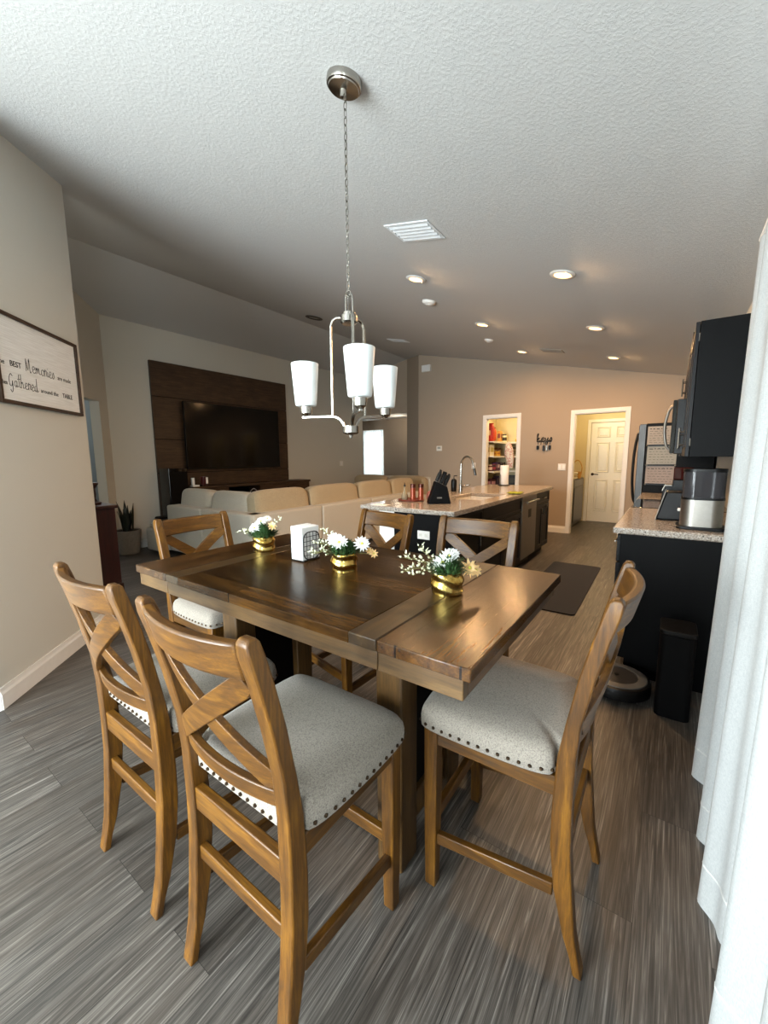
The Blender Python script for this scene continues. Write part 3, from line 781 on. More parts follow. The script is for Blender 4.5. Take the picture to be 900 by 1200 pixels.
def vent(label, x, y, lx, ly, n, mat, group='ceiling air vents', rim=.02):
    t = ceil_thing('ceiling_vent', label, 'vent', x, y, group); bm = new()
    a, b = lx/2, ly/2
    for q in ((-a, a, -b, -b+rim), (-a, a, b-rim, b), (-a, -a+rim, -b+rim, b-rim), (a-rim, a, -b+rim, b-rim)): box(bm, q[0], q[1], q[2], q[3], -.008, -.0005)
    mk('frame', bm, mat, t, bev=.002)
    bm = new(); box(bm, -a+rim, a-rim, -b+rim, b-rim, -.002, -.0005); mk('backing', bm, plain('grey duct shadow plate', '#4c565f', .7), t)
    for k in range(n):
        bm = new(); yy = -b+rim+(ly-2*rim)*(k+.5)/n; w = (ly-2*rim)/n*.30
        loft(bm, [[(xx, yy-w, -.003), (xx, yy-w+.002, -.003), (xx, yy+w, -.012), (xx, yy+w-.002, -.012)] for xx in (-a+rim, a-rim)]); mk('louver', bm, mat, t)
    return t
M_vent = plain('white painted vent metal', '#dfe3e6', .4, var=.03)
vent('square white air vent in the ceiling near the chandelier', -1.482, 2.46, .33, .25, 5, M_vent)
vent('small grey air vent in the ceiling near the kitchen back wall', -1.49, 6.2, .30, .20, 4, plain('grey vent metal', '#9a958c', .5))
vent('white air vent in the dark ceiling near the far corner of the room', -4.0, 6.1, .36, .20, 4, M_vent)
def disc(label, x, y, r, name='smoke_detector', cat='smoke detector'):
    t = ceil_thing(name, label, cat, x, y); bm = new()
    lathe(bm, [(r, -.0005), (r, -.014), (r*.9, -.024), (r*.6, -.032), (.002, -.034)], 28); mk('housing', bm, M_white, t, True)
    bm = new(); lathe(bm, [(r*.45, -.033), (r*.42, -.037), (.002, -.038)], 20); mk('grille', bm, M_paper, t, True)
disc('round white smoke detector between the square vent and the island lights', -2.20, 3.94, .07)
disc('round white ceiling detector beyond the second island light', -2.215, 5.68, .06)
t = ceil_thing('gimbal_light', 'unlit dark gimbal ceiling light above the sofa behind the chandelier', 'ceiling light', -4.614, 4.696)
bm = new(); tube(bm, [(.115*cos(2*pi*i/28), .115*sin(2*pi*i/28), -.008) for i in range(28)], .018, 6, closed=True, flat=.5); mk('trim_ring', bm, plain('dark bronze ring', '#3c332a', .5), t, True)
bm = new(); lathe(bm, [(.10, -.003), (.05, -.012), (.001, -.014)], 24); mk('lens', bm, M_nickel, t, True)

# ------------------------------------------------------------------ sign on the diagonal wall
sg = thing('wall_sign', 'framed white wall sign with a quote about memories and the table', 'sign', (-3.323+.001, .913+.001, 1.905), radians(-45))
sw, sh_ = .80, .505
bm = new(); box(bm, -sw/2+.02, sw/2-.02, .004, .014, -sh_/2+.02, sh_/2-.02)
mb = NT('white washed board'); vv = mb.coord((2, 1, 60)); mb.set(Base_Color=mb.ramp(mb.noise(vv, 3, 4), [(.3, C('#d9d7d2')), (.6, C('#efeeeb'))]), Roughness=.7)
mk('board', bm, mb.m, sg)
M_frame = woodmat('dark walnut sign frame', '#24170f', '#3d291b', '#523826', 'X', .5)
bm = new(); a, b, w = sw/2, sh_/2, .020
for q in ((-a, a, b-w, b), (-a, a, -b, -b+w), (-a, -a+w, -b+w, b-w), (a-w, a, -b+w, b-w)): box(bm, q[0], q[1], .001, .028, q[2], q[3])
mk('frame', bm, M_frame, sg, bev=.002)
RT = (pi/2, 0, pi); Y = .0145
# local x of a spot s metres from the right end: -sw/2 + s
def sx(s): return -sw/2+s
z1, z2 = 1.868-1.905, 1.757-1.905
text('the', .040, M_ink, sg, (sx(.78), Y, z1), RT, ax='LEFT')
text('BEST', .044, M_ink, sg, (sx(.688), Y, z1), RT, ax='LEFT', bold=.0004)
text('are made', .040, M_ink, sg, (sx(.250), Y, z1), RT, ax='LEFT')
text('when', .036, M_ink, sg, (sx(.80-.018), Y, z2), RT, ax='LEFT', sx=.75)
text('around the', .036, M_ink, sg, (sx(.440), Y, z2), RT, ax='LEFT', sx=1.12)
text('TABLE', .042, M_ink, sg, (sx(.213), Y, z2), RT, ax='LEFT', bold=.0004, sx=.95)
bm = new(); script(bm, 'Memories', .275, .038, .0016, depth=0, hy=1.0); mk('script_word', bm, M_ink, sg, True, loc=(sx(.555), Y, z1-.004))
bm = new(); script(bm, 'Gathered', .25, .036, .0017, depth=0, hy=1.0); mk('script_word', bm, M_ink, sg, True, loc=(sx(.712), Y, z2-.004))

# ------------------------------------------------------------------ curtain
ct = thing('curtain', 'tall white linen curtain hanging in folds over the sliding door', 'curtain', (0, 0, 0))
bm = new(); NY = 230; y0, y1 = -.42, 2.33; rings = []
zs = [.012, .05, .13, .14, .15, .5, .9, 1.3, 1.7, 2.0, 2.12, 2.165]
def cx(y, z):
    k = 1-z/2.3
    ph = 2*pi*y/.29+.6*sin(y*2.2)
    return .226+(.012+.030*k)*sin(ph)+(.005+.009*k)*sin(2.6*ph+1.1)+.01*k*sin(y*3.1)-.012*k
for z in zs:
    row = []
    for i in range(NY+1):
        y = y0+(y1-y0)*i/NY
        e = .004*(1 if abs(z-.14) < .001 else 0)
        hem = 0
        row.append((cx(y, z)-e*0+(.03*max(0, (y-2.25)/.08) if y > 2.25 else 0), y, z))
    rings.append(row)
back = [[(x+.0022, y, z) for x, y, z in r] for r in rings]
full = [r+b[::-1] for r, b in zip(rings, back)]
loft(bm, full); mk('drape', bm, M_curt, ct, True, ang=80)
bm = new(); ring = []
for z in (.136, .140, .144):
    ring.append([(cx(y0+(y1-y0)*i/NY, z)-(.0012 if z == .140 else .0002), y0+(y1-y0)*i/NY, z) for i in range(NY-8)])
loft(bm, ring, caps=False, closed=False); mk('hem_seam', bm, plain('hem thread', '#c9c9c6', .9), ct)
bm = new(); NP = 13
for k in range(NP):
    y = 2.30-k*.215; tube(bm, [(.236, y, 2.155), (.236, y, 2.18), (.228, y, 2.192)], .005, 6)
mk('heading_tabs', bm, M_paper, ct, True)
rd = thing('curtain_rod', 'white curtain rod above the sliding door', 'curtain rod', (.232, 0, 2.207))
bm = new(); tube(bm, [(0, -1.5, 0), (0, 2.36, 0)], .009, 12); mk('rod', bm, M_white, rd, True)
bm = new()
for y in (-1.2, .6, 2.345): tube(bm, [(0, y, 0), (.146, y, 0)], .007, 8)
mk('bracket', bm, M_white, rd, True)
# ------------------------------------------------------------------ kitchen island
IX0, IX1, IY0, IY1 = -2.275, -1.345, 2.83, 6.02
def slab_hole(bm, X0, X1, Y0, Y1, z0, z1, hole=None):
    if not hole: box(bm, X0, X1, Y0, Y1, z0, z1); return
    a0, a1, b0, b1 = hole
    O = [(X0, Y0), (X1, Y0), (X1, Y1), (X0, Y1)]; I = [(a0, b0), (a1, b0), (a1, b1), (a0, b1)]
    V = {}
    for nm, L in (('o', O), ('i', I)):
        for z in (z0, z1): V[nm, z] = [bm.verts.new((x, y, z)) for x, y in L]
    for k in range(4):
        j = (k+1) % 4
        bm.faces.new((V['o', z1][k], V['o', z1][j], V['i', z1][j], V['i', z1][k]))
        bm.faces.new((V['o', z0][j], V['o', z0][k], V['i', z0][k], V['i', z0][j]))
        bm.faces.new((V['o', z0][k], V['o', z0][j], V['o', z1][j], V['o', z1][k]))
        bm.faces.new((V['i', z0][j], V['i', z0][k], V['i', z1][k], V['i', z1][j]))
SK = (-1.93, -1.50, 3.74, 4.50)
bm = new(); slab_hole(bm, IX0, IX1, IY0, IY1, .874, .914, SK)
tag(mk('island_countertop', bm, M_gran, bev=.010, seg=3), 'long speckled beige granite countertop of the kitchen island', 'countertop')
bm = new(); x0, x1, y0, y1 = SK; z0 = .70
R = [[(x0, y0, .873), (x1, y0, .873), (x1, y1, .873), (x0, y1, .873)], [(x0+.01, y0+.01, z0), (x1-.01, y0+.01, z0), (x1-.01, y1-.01, z0), (x0+.01, y1-.01, z0)]]
Ro = [[(x0-.008, y0-.008, .873), (x1+.008, y0-.008, .873), (x1+.008, y1+.008, .873), (x0-.008, y1+.008, .873)], [(x0-.002, y0-.002, z0-.008), (x1+.002, y0-.002, z0-.008), (x1+.002, y1+.002, z0-.008), (x0-.002, y1+.002, z0-.008)]]
A = [[bm.verts.new(p) for p in r] for r in (R[1], R[0], Ro[0], Ro[1])]
for u, v in zip(A, A[1:]):
    for i in range(4): bm.faces.new((u[i], u[(i+1) % 4], v[(i+1) % 4], v[i]))
bm.faces.new(A[0]); bm.faces.new(A[-1])
sk = tag(mk('kitchen_sink', bm, plain('white composite sink', '#d8d2c8', .3)), 'pale undermount sink set in the island countertop below the faucet', 'sink')
bm = new(); box(bm, -2.11, -1.952, 2.90, 5.98, 0, .873)
tag(mk('knee_wall', bm, M_white), 'white half wall carrying the sofa side of the island countertop', 'half wall')

def pull(parent, p, axis, L, off, mat=M_nickel):
    """bar pull standing off a face; off = direction vector away from it"""
    p = Vector(p); o = Vector(off); a = Vector({'Z': (0, 0, 1), 'Y': (0, 1, 0)}[axis]); bm = new()
    tube(bm, [p+o*.03-a*L/2, p+o*.03+a*L/2], .0055, 8)
    for s in (-.32, .32): tube(bm, [p+a*L*s-o*.001, p+o*.03+a*L*s], .004, 6)
    return mk('handle', bm, mat, parent, True)
def shaker(parent, name, y0, y1, z0, z1, xf, sgn, mat=M_cab2):
    """door or drawer front on a face looking to sgn*X, outer plane xf"""
    bm = new(); g = .0025; w = .055 if (z1-z0) > .25 else .028; t = .018
    a, b = y0+g, y1-g; c, d = z0+g, z1-g
    xs = sorted((xf, xf-sgn*t))
    for q in ((a, b, d-w, d), (a, b, c, c+w), (a, a+w, c+w, d-w), (b-w, b, c+w, d-w)): box(bm, xs[0], xs[1], q[0], q[1], q[2], q[3])
    xi = sorted((xf-sgn*.008, xf-sgn*t)); box(bm, xi[0], xi[1], a+w, b-w, c+w, d-w)
    return mk(name, bm, mat, parent, bev=.0015)
def base_unit(label, y0, y1, xb, xf, sgn, layout, group, toe=.10, H=.873, sink=False):
    """cabinet unit; body between xb and the carcass front; fronts proud of it"""
    t = thing('base_cabinet', label, 'cabinet', (0, 0, 0), group=group)
    xc = xf-sgn*.0185; bm = new(); s = sorted((xb, xc)); 
    if sink:
        box(bm, s[0], s[1], y0+.0006, y1-.0006, toe, .66)
        for q in ((s[0], SK[0]-.012), (SK[1]+.012, s[1])): box(bm, min(q), max(q), y0+.0006, y1-.0006, .661, H) if q[1] > q[0] else None
    else: box(bm, s[0], s[1], y0+.0006, y1-.0006, toe, H)
    s2 = sorted((xb, xc-sgn*.06)); box(bm, s2[0], s2[1], y0+.0006, y1-.0006, 0, toe+.001); mk('body', bm, M_cab, t)
    for kind, a, b, z0, z1, hp in layout:
        d = shaker(t, kind, y0+(y1-y0)*a, y0+(y1-y0)*b, z0, z1, xf, sgn)
        if hp:
            hy, hz, ax = hp; pull(d, (xf-sgn*.002, y0+(y1-y0)*hy, hz), ax, .13, (sgn, 0, 0))
    return t
XF = -1.385
G1 = 'dark island base cabinets'
isl = base_unit('black island cabinet at the end facing the dining table', 2.902, 3.52, -1.95, XF, 1,
          [('drawer', 0, 1, .70, .865, (.5, .785, 'Y')), ('door', 0, 1, .105, .695, (.82, .60, 'Z'))], G1)
base_unit('black island sink cabinet with two doors beside the dishwasher', 3.52, 4.70, -1.95, XF, 1,
          [('false_front', 0, 1, .70, .865, None), ('door', 0, .5, .105, .695, (.44, .60, 'Z')), ('door', .5, 1, .105, .695, (.56, .60, 'Z'))], G1, sink=True)
base_unit('black island cabinet at the far end beyond the dishwasher', 5.31, 5.985, -1.95, XF, 1,
          [('drawer', 0, 1, .70, .865, (.5, .785, 'Y')), ('door', 0, .5, .105, .695, (.42, .62, 'Z')), ('door', .5, 1, .105, .695, (.58, .62, 'Z'))], G1)
dw = thing('dishwasher', 'stainless steel dishwasher built into the island', 'dishwasher', (0, 0, 0))
bm = new(); box(bm, -1.95, -1.41, 4.703, 5.307, .10, .872); box(bm, -1.95, -1.46, 4.703, 5.307, 0, .10); mk('body', bm, M_black, dw)
bm = new(); box(bm, -1.408, -1.378, 4.706, 5.304, .115, .868); d = mk('door', bm, M_steel, dw, bev=.004)
bm = new(); tube(bm, [(-1.335, 4.76, .80), (-1.335, 5.25, .80)], .011, 10)
for y in (4.80, 5.21): tube(bm, [(-1.379, y, .80), (-1.335, y, .80)], .008, 8)
mk('handle', bm, M_steel, d, True)
bm = new(); box(bm, -1.3778, -1.3765, 4.95, 5.07, .60, .70); mk('clean_sign', bm, M_black, d)
ou = thing('outlet_plate', 'white outlet plate on the black end panel of the island', 'outlet', (-1.655, 2.9015, .688))
bm = new(); box(bm, -.058, .058, -.006, -.0003, -.036, .036); mk('plate', bm, M_white, ou, bev=.003)
for x in (-.028, .028):
    bm = new(); box(bm, x-.016, x+.016, -.008, -.0055, -.013, .013); mk('socket', bm, plain('ivory socket', '#d6d2c8', .5), ou, bev=.002)
# on the island
CT = .9145
tr = thing('round_tray', 'red brown wooden tray at the near edge of the island countertop', 'tray', (-2.06, 3.36, CT))
bm = new(); lathe(bm, [(.12, 0), (.128, .004), (.13, .016), (.125, .016), (.122, .008), (.001, .008)], 36); mk('tray', bm, M_tray, tr, True)
ob = thing('oil_bottle', 'small clear bottle of amber oil on the brown tray', 'bottle', (-2.125, 3.345, CT+.0085))
bm = new(); lathe(bm, [(.030, 0), (.032, .003), (.031, .04), (.012, .09), (.009, .12), (.010, .125), (.002, .126)], 24); mk('glass', bm, clearmat('clear glass', '#d8c8a8', .3), ob, True)
bm = new(); lathe(bm, [(.028, .004), (.029, .03), (.024, .05), (.001, .051)], 20); mk('oil', bm, M_amber, ob, True)
bm = new(); lathe(bm, [(.011, .1265), (.011, .14), (.004, .144), (.003, .165), (.001, .166)], 16); mk('pourer', bm, M_black, ob, True)
gr = thing('spice_grinder', 'copper brown spice grinder on the tray, next to the oil bottle', 'grinder', (-2.045, 3.37, CT+.0085), group='copper grinders on the tray')
bm = new(); lathe(bm, [(.026, 0), (.026, .115), (.001, .116)], 24); mk('body', bm, M_copper, gr, True)
bm = new(); lathe(bm, [(.0265, .117), (.0265, .15), (.024, .153), (.001, .153)], 24); mk('cap', bm, plain('dark copper cap', '#4e2214', .3, .4), gr, True)
dup(gr, 'copper brown spice grinder on the tray, next to the knife block', (-1.985, 3.42, CT+.0085))
pc = thing('pink_jar', 'small pink jar behind the copper grinders on the island', 'jar', (-1.98, 3.60, CT))
bm = new(); lathe(bm, [(.034, 0), (.038, .01), (.038, .05), (.033, .062), (.001, .063)], 24); mk('jar', bm, plain('pink ceramic', '#c98a84', .4), pc, True)
bm = new(); lathe(bm, [(.030, .0635), (.030, .072), (.008, .076), (.006, .085), (.001, .086)], 20); mk('lid', bm, plain('pink lid', '#b56f6b', .4), pc, True)
# knife block
KR = radians(35)
kb = thing('knife_block', 'black knife block full of black handled knives on the island corner', 'knife block', (-1.73, 3.30, CT), KR)
bm = new(); prism(bm, [(-.115, 0), (.105, 0), (.105, .13), (.075, .155), (-.045, .19), (-.06, .19)], 'X', -.075, .075)
bm.free(); bm = new(); prism(bm, [(-.10, 0), (.105, 0), (.07, .155), (-.02, .20), (-.035, .20)], 'Y', -.075, .075)
mk('block', bm, M_blackm, kb, bev=.006)
bm = new(); box(bm, -.022, .022, -.0765, -.0755, .05, .062); mk('badge', bm, M_steel, kb)
for i in range(3):
    for j in range(4):
        lx = -.018+.040*i*.9; ly = -.056+.037*j
        lz = .20-(lx+.02)*.5+.0
        k = thing('kitchen_knife', 'black handled knife standing in the black knife block', 'knife', (0, 0, 0), group='knives in the black block')
        M = Matrix.Translation((-1.73, 3.30, CT)) @ Matrix.Rotation(KR, 4, 'Z') @ Matrix.Translation((lx, ly, lz+.002)) @ Matrix.Rotation(radians(22), 4, 'Y')
        k.matrix_world = M
        bm = new(); L = .082+.016*((i*2+j) % 3)
        loft(bm, [[(-.010, -.007, 0), (.010, -.007, 0), (.010, .007, 0), (-.010, .007, 0)], [(-.011, -.008, L*.5), (.011, -.008, L*.5), (.011, .008, L*.5), (-.011, .008, L*.5)], [(-.009, -.007, L), (.012, -.007, L-.006), (.012, .007, L-.006), (-.009, .007, L)]])
        mk('handle', bm, M_black, k, bev=.003)
        bm = new(); box(bm, -.0092, .0092, -.0015, .0015, .002, .012, Matrix.Translation((0, 0, -.006))); mk('blade', bm, M_steel, k)
fc = thing('kitchen_faucet', 'tall brushed nickel gooseneck faucet at the island sink', 'faucet', (-2.06, 4.50, CT), radians(-15))
bm = new(); lathe(bm, [(.028, 0), (.028, .006), (.022, .012), (.019, .05), (.018, .09), (.013, .10), (.002, .101)], 24); mk('base', bm, M_nickel, fc, True)
bm = new(); tube(bm, smoothpts([(0, 0, .09), (0, 0, .30), (.01, 0, .36), (.05, 0, .41), (.105, 0, .42), (.155, 0, .39), (.18, 0, .33), (.195, 0, .27)], 5), .0125, 12); mk('spout', bm, M_nickel, fc, True)
bm = new(); tube(bm, [(.194, 0, .285), (.203, 0, .25), (.214, 0, .205)], [.0135, .016, .015], 12); mk('spray_head', bm, M_steeld, fc, True)
bm = new(); tube(bm, [(0, .018, .06), (0, .045, .064), (.03, .075, .075), (.075, .085, .085)], [.009, .009, .006, .005], 10); mk('lever', bm, M_nickel, fc, True)
sb = thing('soap_bottle', 'black soap pump bottle behind the faucet on the island', 'bottle', (-2.165, 4.53, CT))
bm = new(); lathe(bm, [(.033, 0), (.035, .004), (.035, .13), (.025, .15), (.012, .155), (.001, .156)], 24); mk('bottle', bm, M_black, sb, True)
bm = new(); tube(bm, [(0, 0, .155), (0, 0, .19), (.04, 0, .192)], .006, 8); mk('pump', bm, M_black, sb, True)
cl = thing('dish_cloth', 'lime green dish cloth lying flat beside the island sink', 'cloth', (-1.44, 4.62, CT), radians(8))
bm = new(); N = 12; g = [[bm.verts.new((-.075+.15*i/N, -.12+.24*j/N, .008+.0035*sin(i*1.3+j*.7)+.002*sin(j*2.1))) for i in range(N+1)] for j in range(N+1)]
for j in range(N):
    for i in range(N): bm.faces.new((g[j][i], g[j][i+1], g[j+1][i+1], g[j+1][i]))
o = mk('cloth', bm, M_cloth, cl, True); m = o.modifiers.new('thick', 'SOLIDIFY'); m.thickness = .006; m.offset = -1
ph = thing('paper_towel_holder', 'black wire paper towel holder at the far end of the island', 'towel holder', (-1.99, 5.84, CT))
bm = new(); lathe(bm, [(.085, 0), (.085, .008), (.078, .012), (.001, .012)], 32); mk('base', bm, M_iron, ph, True)
bm = new(); tube(bm, [(0, 0, .012), (0, 0, .325)], .005, 8); bmesh.ops.create_icosphere(bm, subdivisions=2, radius=.010, matrix=Matrix.Translation((0, 0, .328))); mk('rod', bm, M_iron, ph, True)
bm = new(); tube(bm, smoothpts([(-.045, -.060, .012), (-.05, -.066, .06), (-.05, -.066, .15), (-.038, -.068, .155), (-.030, -.068, .145), (-.030, -.066, .012)], 4), .003, 6); mk('tension_arm', bm, M_iron, ph, True)
pr_ = thing('paper_towel_roll', 'white roll of paper towels on the black holder', 'paper towel', (-1.99, 5.84, CT+.013))
bm = new(); R = []
prof = [(.058, 0), (.060, .003), (.060, .277), (.058, .28), (.018, .28), (.018, 0), (.058, 0)]
lathe(bm, prof, 36, cap=False); mk('roll', bm, M_paper, pr_, True, ang=50)
pp = tag(mk('paper_sheet', (lambda b: (box(b, -.075, .075, -.055, .055, 0, .0015), b)[1])(new()), M_paper, loc=(-2.10, 2.905, CT+.0003), rot=(0, 0, radians(3))), 'white sheet of paper on the near corner of the island countertop', 'paper')

# ------------------------------------------------------------------ right run of cabinets
G2 = 'black base cabinets along the right wall'
RF = -.24
base_unit('black base cabinet with a plain side panel behind the end chair', 2.765, 3.862, XR-.004, RF, -1,
          [('drawer', 0, .5, .70, .865, (.25, .785, 'Y')), ('drawer', .5, 1, .70, .865, (.75, .785, 'Y')), ('door', 0, .5, .105, .695, (.42, .60, 'Z')), ('door', .5, 1, .105, .695, (.58, .60, 'Z'))], G2)
base_unit('black base cabinet between the stove and the refrigerator', 4.632, 5.485, XR-.004, RF, -1,
          [('drawer', 0, 1, .70, .865, (.5, .785, 'Y')), ('door', 0, .5, .105, .695, (.42, .60, 'Z')), ('door', .5, 1, .105, .695, (.58, .60, 'Z'))], G2)
bm = new(); box(bm, -.264, XR-.004, 2.735, 3.864, .874, .914)
tag(mk('countertop', bm, M_gran, bev=.010, seg=3), 'speckled granite countertop by the curtain, under the small appliances', 'countertop')
bm = new(); box(bm, -.264, XR-.004, 4.632, 5.487, .874, .914)
tag(mk('countertop', bm, M_gran, bev=.010, seg=3), 'speckled granite countertop between the stove and the refrigerator', 'countertop')
rg = thing('stove', 'stainless kitchen stove with a black glass cooktop', 'stove', (0, 0, 0))
bm = new(); box(bm, -.235, XR-.004, 3.869, 4.627, .02, .905); mk('body', bm, M_steeld, rg)
bm = new(); box(bm, -.255, XR-.006, 3.869, 4.627, .9055, .917); mk('cooktop', bm, M_gloss, rg, bev=.003)
bm = new(); box(bm, -.262, -.236, 3.875, 4.621, .18, .76); d = mk('oven_door', bm, M_steel, rg, bev=.004)
bm = new(); box(bm, -.2635, -.2615, 3.96, 4.54, .30, .62); mk('glass', bm, M_gloss, d)
bm = new(); tube(bm, [(-.315, 3.92, .72), (-.315, 4.58, .72)], .012, 10)
for y in (3.97, 4.53): tube(bm, [(-.262, y, .72), (-.315, y, .72)], .008, 8)
mk('handle', bm, M_steel, d, True)
bm = new(); prism(bm, [(-.236, .77), (-.275, .79), (-.245, .904), (-.236, .904)], 'Y', 3.870, 4.626); mk('control_panel', bm, M_steeld, rg, bev=.002)
for k in range(5):
    bm = new(); lathe(bm, [(.021, 0), (.020, .022), (.017, .026), (.001, .027)], 18, M=Matrix.Translation((-.2605, 3.95+.148*k, .845)) @ Matrix.Rotation(radians(-78), 4, 'Y')); mk('knob', bm, M_black, rg, True)
for (x, y, r) in ((-.08, 4.06, .10), (-.08, 4.43, .08), (.2, 4.06, .08), (.2, 4.43, .10)):
    bm = new(); tube(bm, [(x+r*cos(2*pi*i/32), y+r*sin(2*pi*i/32), .9172) for i in range(32)], .0018, 4, closed=True, flat=.3); mk('burner_ring', bm, plain('burner mark', '#4a4646', .4), rg)
# refrigerator
M_fsteel = plain('dim refrigerator steel', '#4a4948', .42, 1, .06, 20)
fr = thing('refrigerator', 'stainless refrigerator with a black side beside the laundry doorway', 'refrigerator', (0, 0, 0))
bm = new(); box(bm, -.265, XR-.02, 5.505, 6.405, .02, 1.690); mk('body', bm, plain('black refrigerator side', '#060607', .5, spec=.12), fr, bev=.004)
for a, b, nm in ((5.507, 5.953, 'door'), (5.957, 6.403, 'door')):
    bm = new(); prism(bm, [(-.267, .62), (-.33, .62), (-.338, .64), (-.338, 1.66), (-.33, 1.685), (-.267, 1.685)], 'Y', a, b); d = mk(nm, bm, M_fsteel, fr, bev=.004)
    y = 5.905 if a < 5.6 else 6.005
    bm = new(); tube(bm, smoothpts([(-.337, y, .74), (-.375, y, .80), (-.398, y, 1.0), (-.402, y, 1.2), (-.395, y, 1.4), (-.372, y, 1.58), (-.337, y, 1.63)], 4), .013, 10); mk('handle', bm, M_steeld, d, True)
bm = new(); box(bm, -.338, -.267, 5.507, 6.403, .06, .612); d = mk('freezer_drawer', bm, M_fsteel, fr, bev=.004)
bm = new(); tube(bm, smoothpts([(-.337, 5.6, .55), (-.385, 5.68, .55), (-.395, 5.95, .55), (-.385, 6.23, .55), (-.337, 6.31, .55)], 4), .012, 10); mk('handle', bm, M_steeld, d, True)
def sheet(label, x0, x1, z0, z1, col, lines, seed):
    t = thing('paper_chart', label, 'paper', (0, 5.503, 0), group='paper charts on the refrigerator side')
    bm = new(); box(bm, x0, x1, -.004, -.0005, z0, z1); mk('sheet', bm, plain('chart paper '+str(seed), col, .7, var=.05), t)
    bm = new(); box(bm, x0-.008, x1+.008, -.012, -.0005, z0-.02, z0-.0005); mk('bottom_rail', bm, M_black, t, bev=.002)
    for x in (x0+.004, x1-.004):
        bm = new(); bmesh.ops.create_icosphere(bm, subdivisions=2, radius=.010, matrix=Matrix.Translation((x, -.013, z0-.012))); mk('magnet', bm, M_steel, t, True)
    rng = random.Random(seed); bm = new()
    for k in range(lines):
        z = z1-.03-(z1-z0-.05)*k/max(1, lines-1); x = x0+.02
        while x < x1-.03:
            w = rng.uniform(.012, .035); h = .011 if k == 0 else .0035
            tube(bm, [(x, -.0046, z+rng.uniform(-.002, .002)), (x+w/2, -.0046, z+rng.uniform(-.003, .003)+h*.3), (x+min(w, x1-.012-x), -.0046, z)], .0016 if k else .004, 4); x += w+.014
    mk('writing', bm, M_ink, t)
sheet('pinkish chart sheet, topmost of three on the black refrigerator side', -.252, -.03, 1.455, 1.655, '#9f958a', 7, 1)
sheet('grey white chart sheet, middle of three on the black refrigerator side', -.245, .03, 1.235, 1.435, '#9b988f', 6, 2)
sheet('pink chart sheet, lowest of three on the black refrigerator side', -.245, .02, 1.02, 1.215, '#9c8f88', 6, 3)
# wall cabinets and microwave
G3 = 'black wall cabinets along the right wall'
def wall_unit(label, y0, y1, z0, z1, doors, xf=.05):
    t = thing('wall_cabinet', label, 'cabinet', (0, 0, 0), group=G3); bm = new(); box(bm, xf+.0195, XR-.003, y0+.0006, y1-.0006, z0, z1); mk('body', bm, M_cab, t, bev=.002)
    n = doors
    for k in range(n):
        a, b = y0+(y1-y0)*k/n, y0+(y1-y0)*(k+1)/n; d = shaker(t, 'door', a, b, z0, z1, xf, -1)
        hy = b-.035 if (k % 2 == 0 and n > 1) or (n == 1) else a+.035; pull(d, (xf+.002, hy, z0+.12), 'Z', .13, (-1, 0, 0))
        for hz in (z0+.08, z1-.08):
            bm = new(); tube(bm, [(xf+.0195, a+.004 if k % 2 == 0 else b-.004, hz-.02), (xf+.0195, a+.004 if k % 2 == 0 else b-.004, hz+.02)], .004, 6); mk('hinge', bm, M_steel, d)
    return t
wall_unit('black wall cabinet with a plain side panel, beside the curtain', 2.78, 3.36, 1.325, 2.03, 1)
wall_unit('black wall cabinet between the curtain side cabinet and the microwave', 3.365, 3.865, 1.325, 2.118, 1)
wall_unit('short black wall cabinet directly above the microwave', 3.87, 4.625, 1.765, 2.118, 2)
wall_unit('black wall cabinet between the microwave and the refrigerator', 4.63, 5.45, 1.325, 2.118, 2)
mw = thing('microwave', 'black microwave with a bowed handle mounted above the stove', 'microwave', (0, 0, 0))
bm = new(); box(bm, .0, XR-.003, 3.872, 4.623, 1.345, 1.757); mk('body', bm, M_black, mw, bev=.004)
bm = new(); box(bm, -.028, -.0005, 3.98, 4.620, 1.35, 1.752); d = mk('door', bm, M_steeld, mw, bev=.004)
bm = new(); box(bm, -.0295, -.0275, 4.10, 4.58, 1.40, 1.70); mk('window', bm, M_green, d)
bm = new(); tube(bm, smoothpts([(-.027, 4.03, 1.38), (-.055, 4.03, 1.42), (-.072, 4.03, 1.55), (-.055, 4.03, 1.68), (-.027, 4.03, 1.72)], 4), .011, 10); mk('handle', bm, M_steel, d, True)
bm = new(); box(bm, -.026, -.0005, 3.874, 3.977, 1.35, 1.752); mk('control_panel', bm, M_gloss, mw, bev=.002)
# appliances on the right countertop
ap = thing('countertop_appliance', 'stainless countertop appliance with a smoky clear top beside the curtain', 'appliance', (.155, 2.955, CT))
bm = new(); prism(bm, rrect(-.115, .115, -.105, .105, .03), 'Z', 0, .016); mk('base', bm, M_black, ap, bev=.003)
bm = new(); prism(bm, rrect(-.098, .098, -.092, .092, .06, 8), 'Z', .0165, .168); mk('steel_body', bm, M_steel, ap, smooth=True)
bm = new(); prism(bm, rrect(-.100, .100, -.094, .094, .06, 8), 'Z', .1685, .18); mk('collar', bm, M_black, ap, smooth=True)
bm = new(); P = rrect(-.097, .097, -.091, .091, .055, 8); Pi = rrect(-.094, .094, -.088, .088, .053, 8)
loft(bm, [[(x, y, .1805) for x, y in Pi], [(x, y, .325) for x, y in Pi], [(x, y, .325) for x, y in P], [(x, y, .1805) for x, y in P], [(x, y, .1805) for x, y in Pi]], caps=False); mk('clear_bin', bm, M_smoke, ap, smooth=True)
bm = new(); prism(bm, rrect(-.099, .099, -.093, .093, .06, 8), 'Z', .3255, .342); mk('lid', bm, M_black, ap, smooth=True)
bm = new(); lathe(bm, [(.016, .181), (.014, .30), (.001, .301)], 14, (-.03, .02, 0)); lathe(bm, [(.016, .181), (.014, .27), (.001, .271)], 14, (.03, -.02, 0)); mk('inner_column', bm, M_steeld, ap, True)
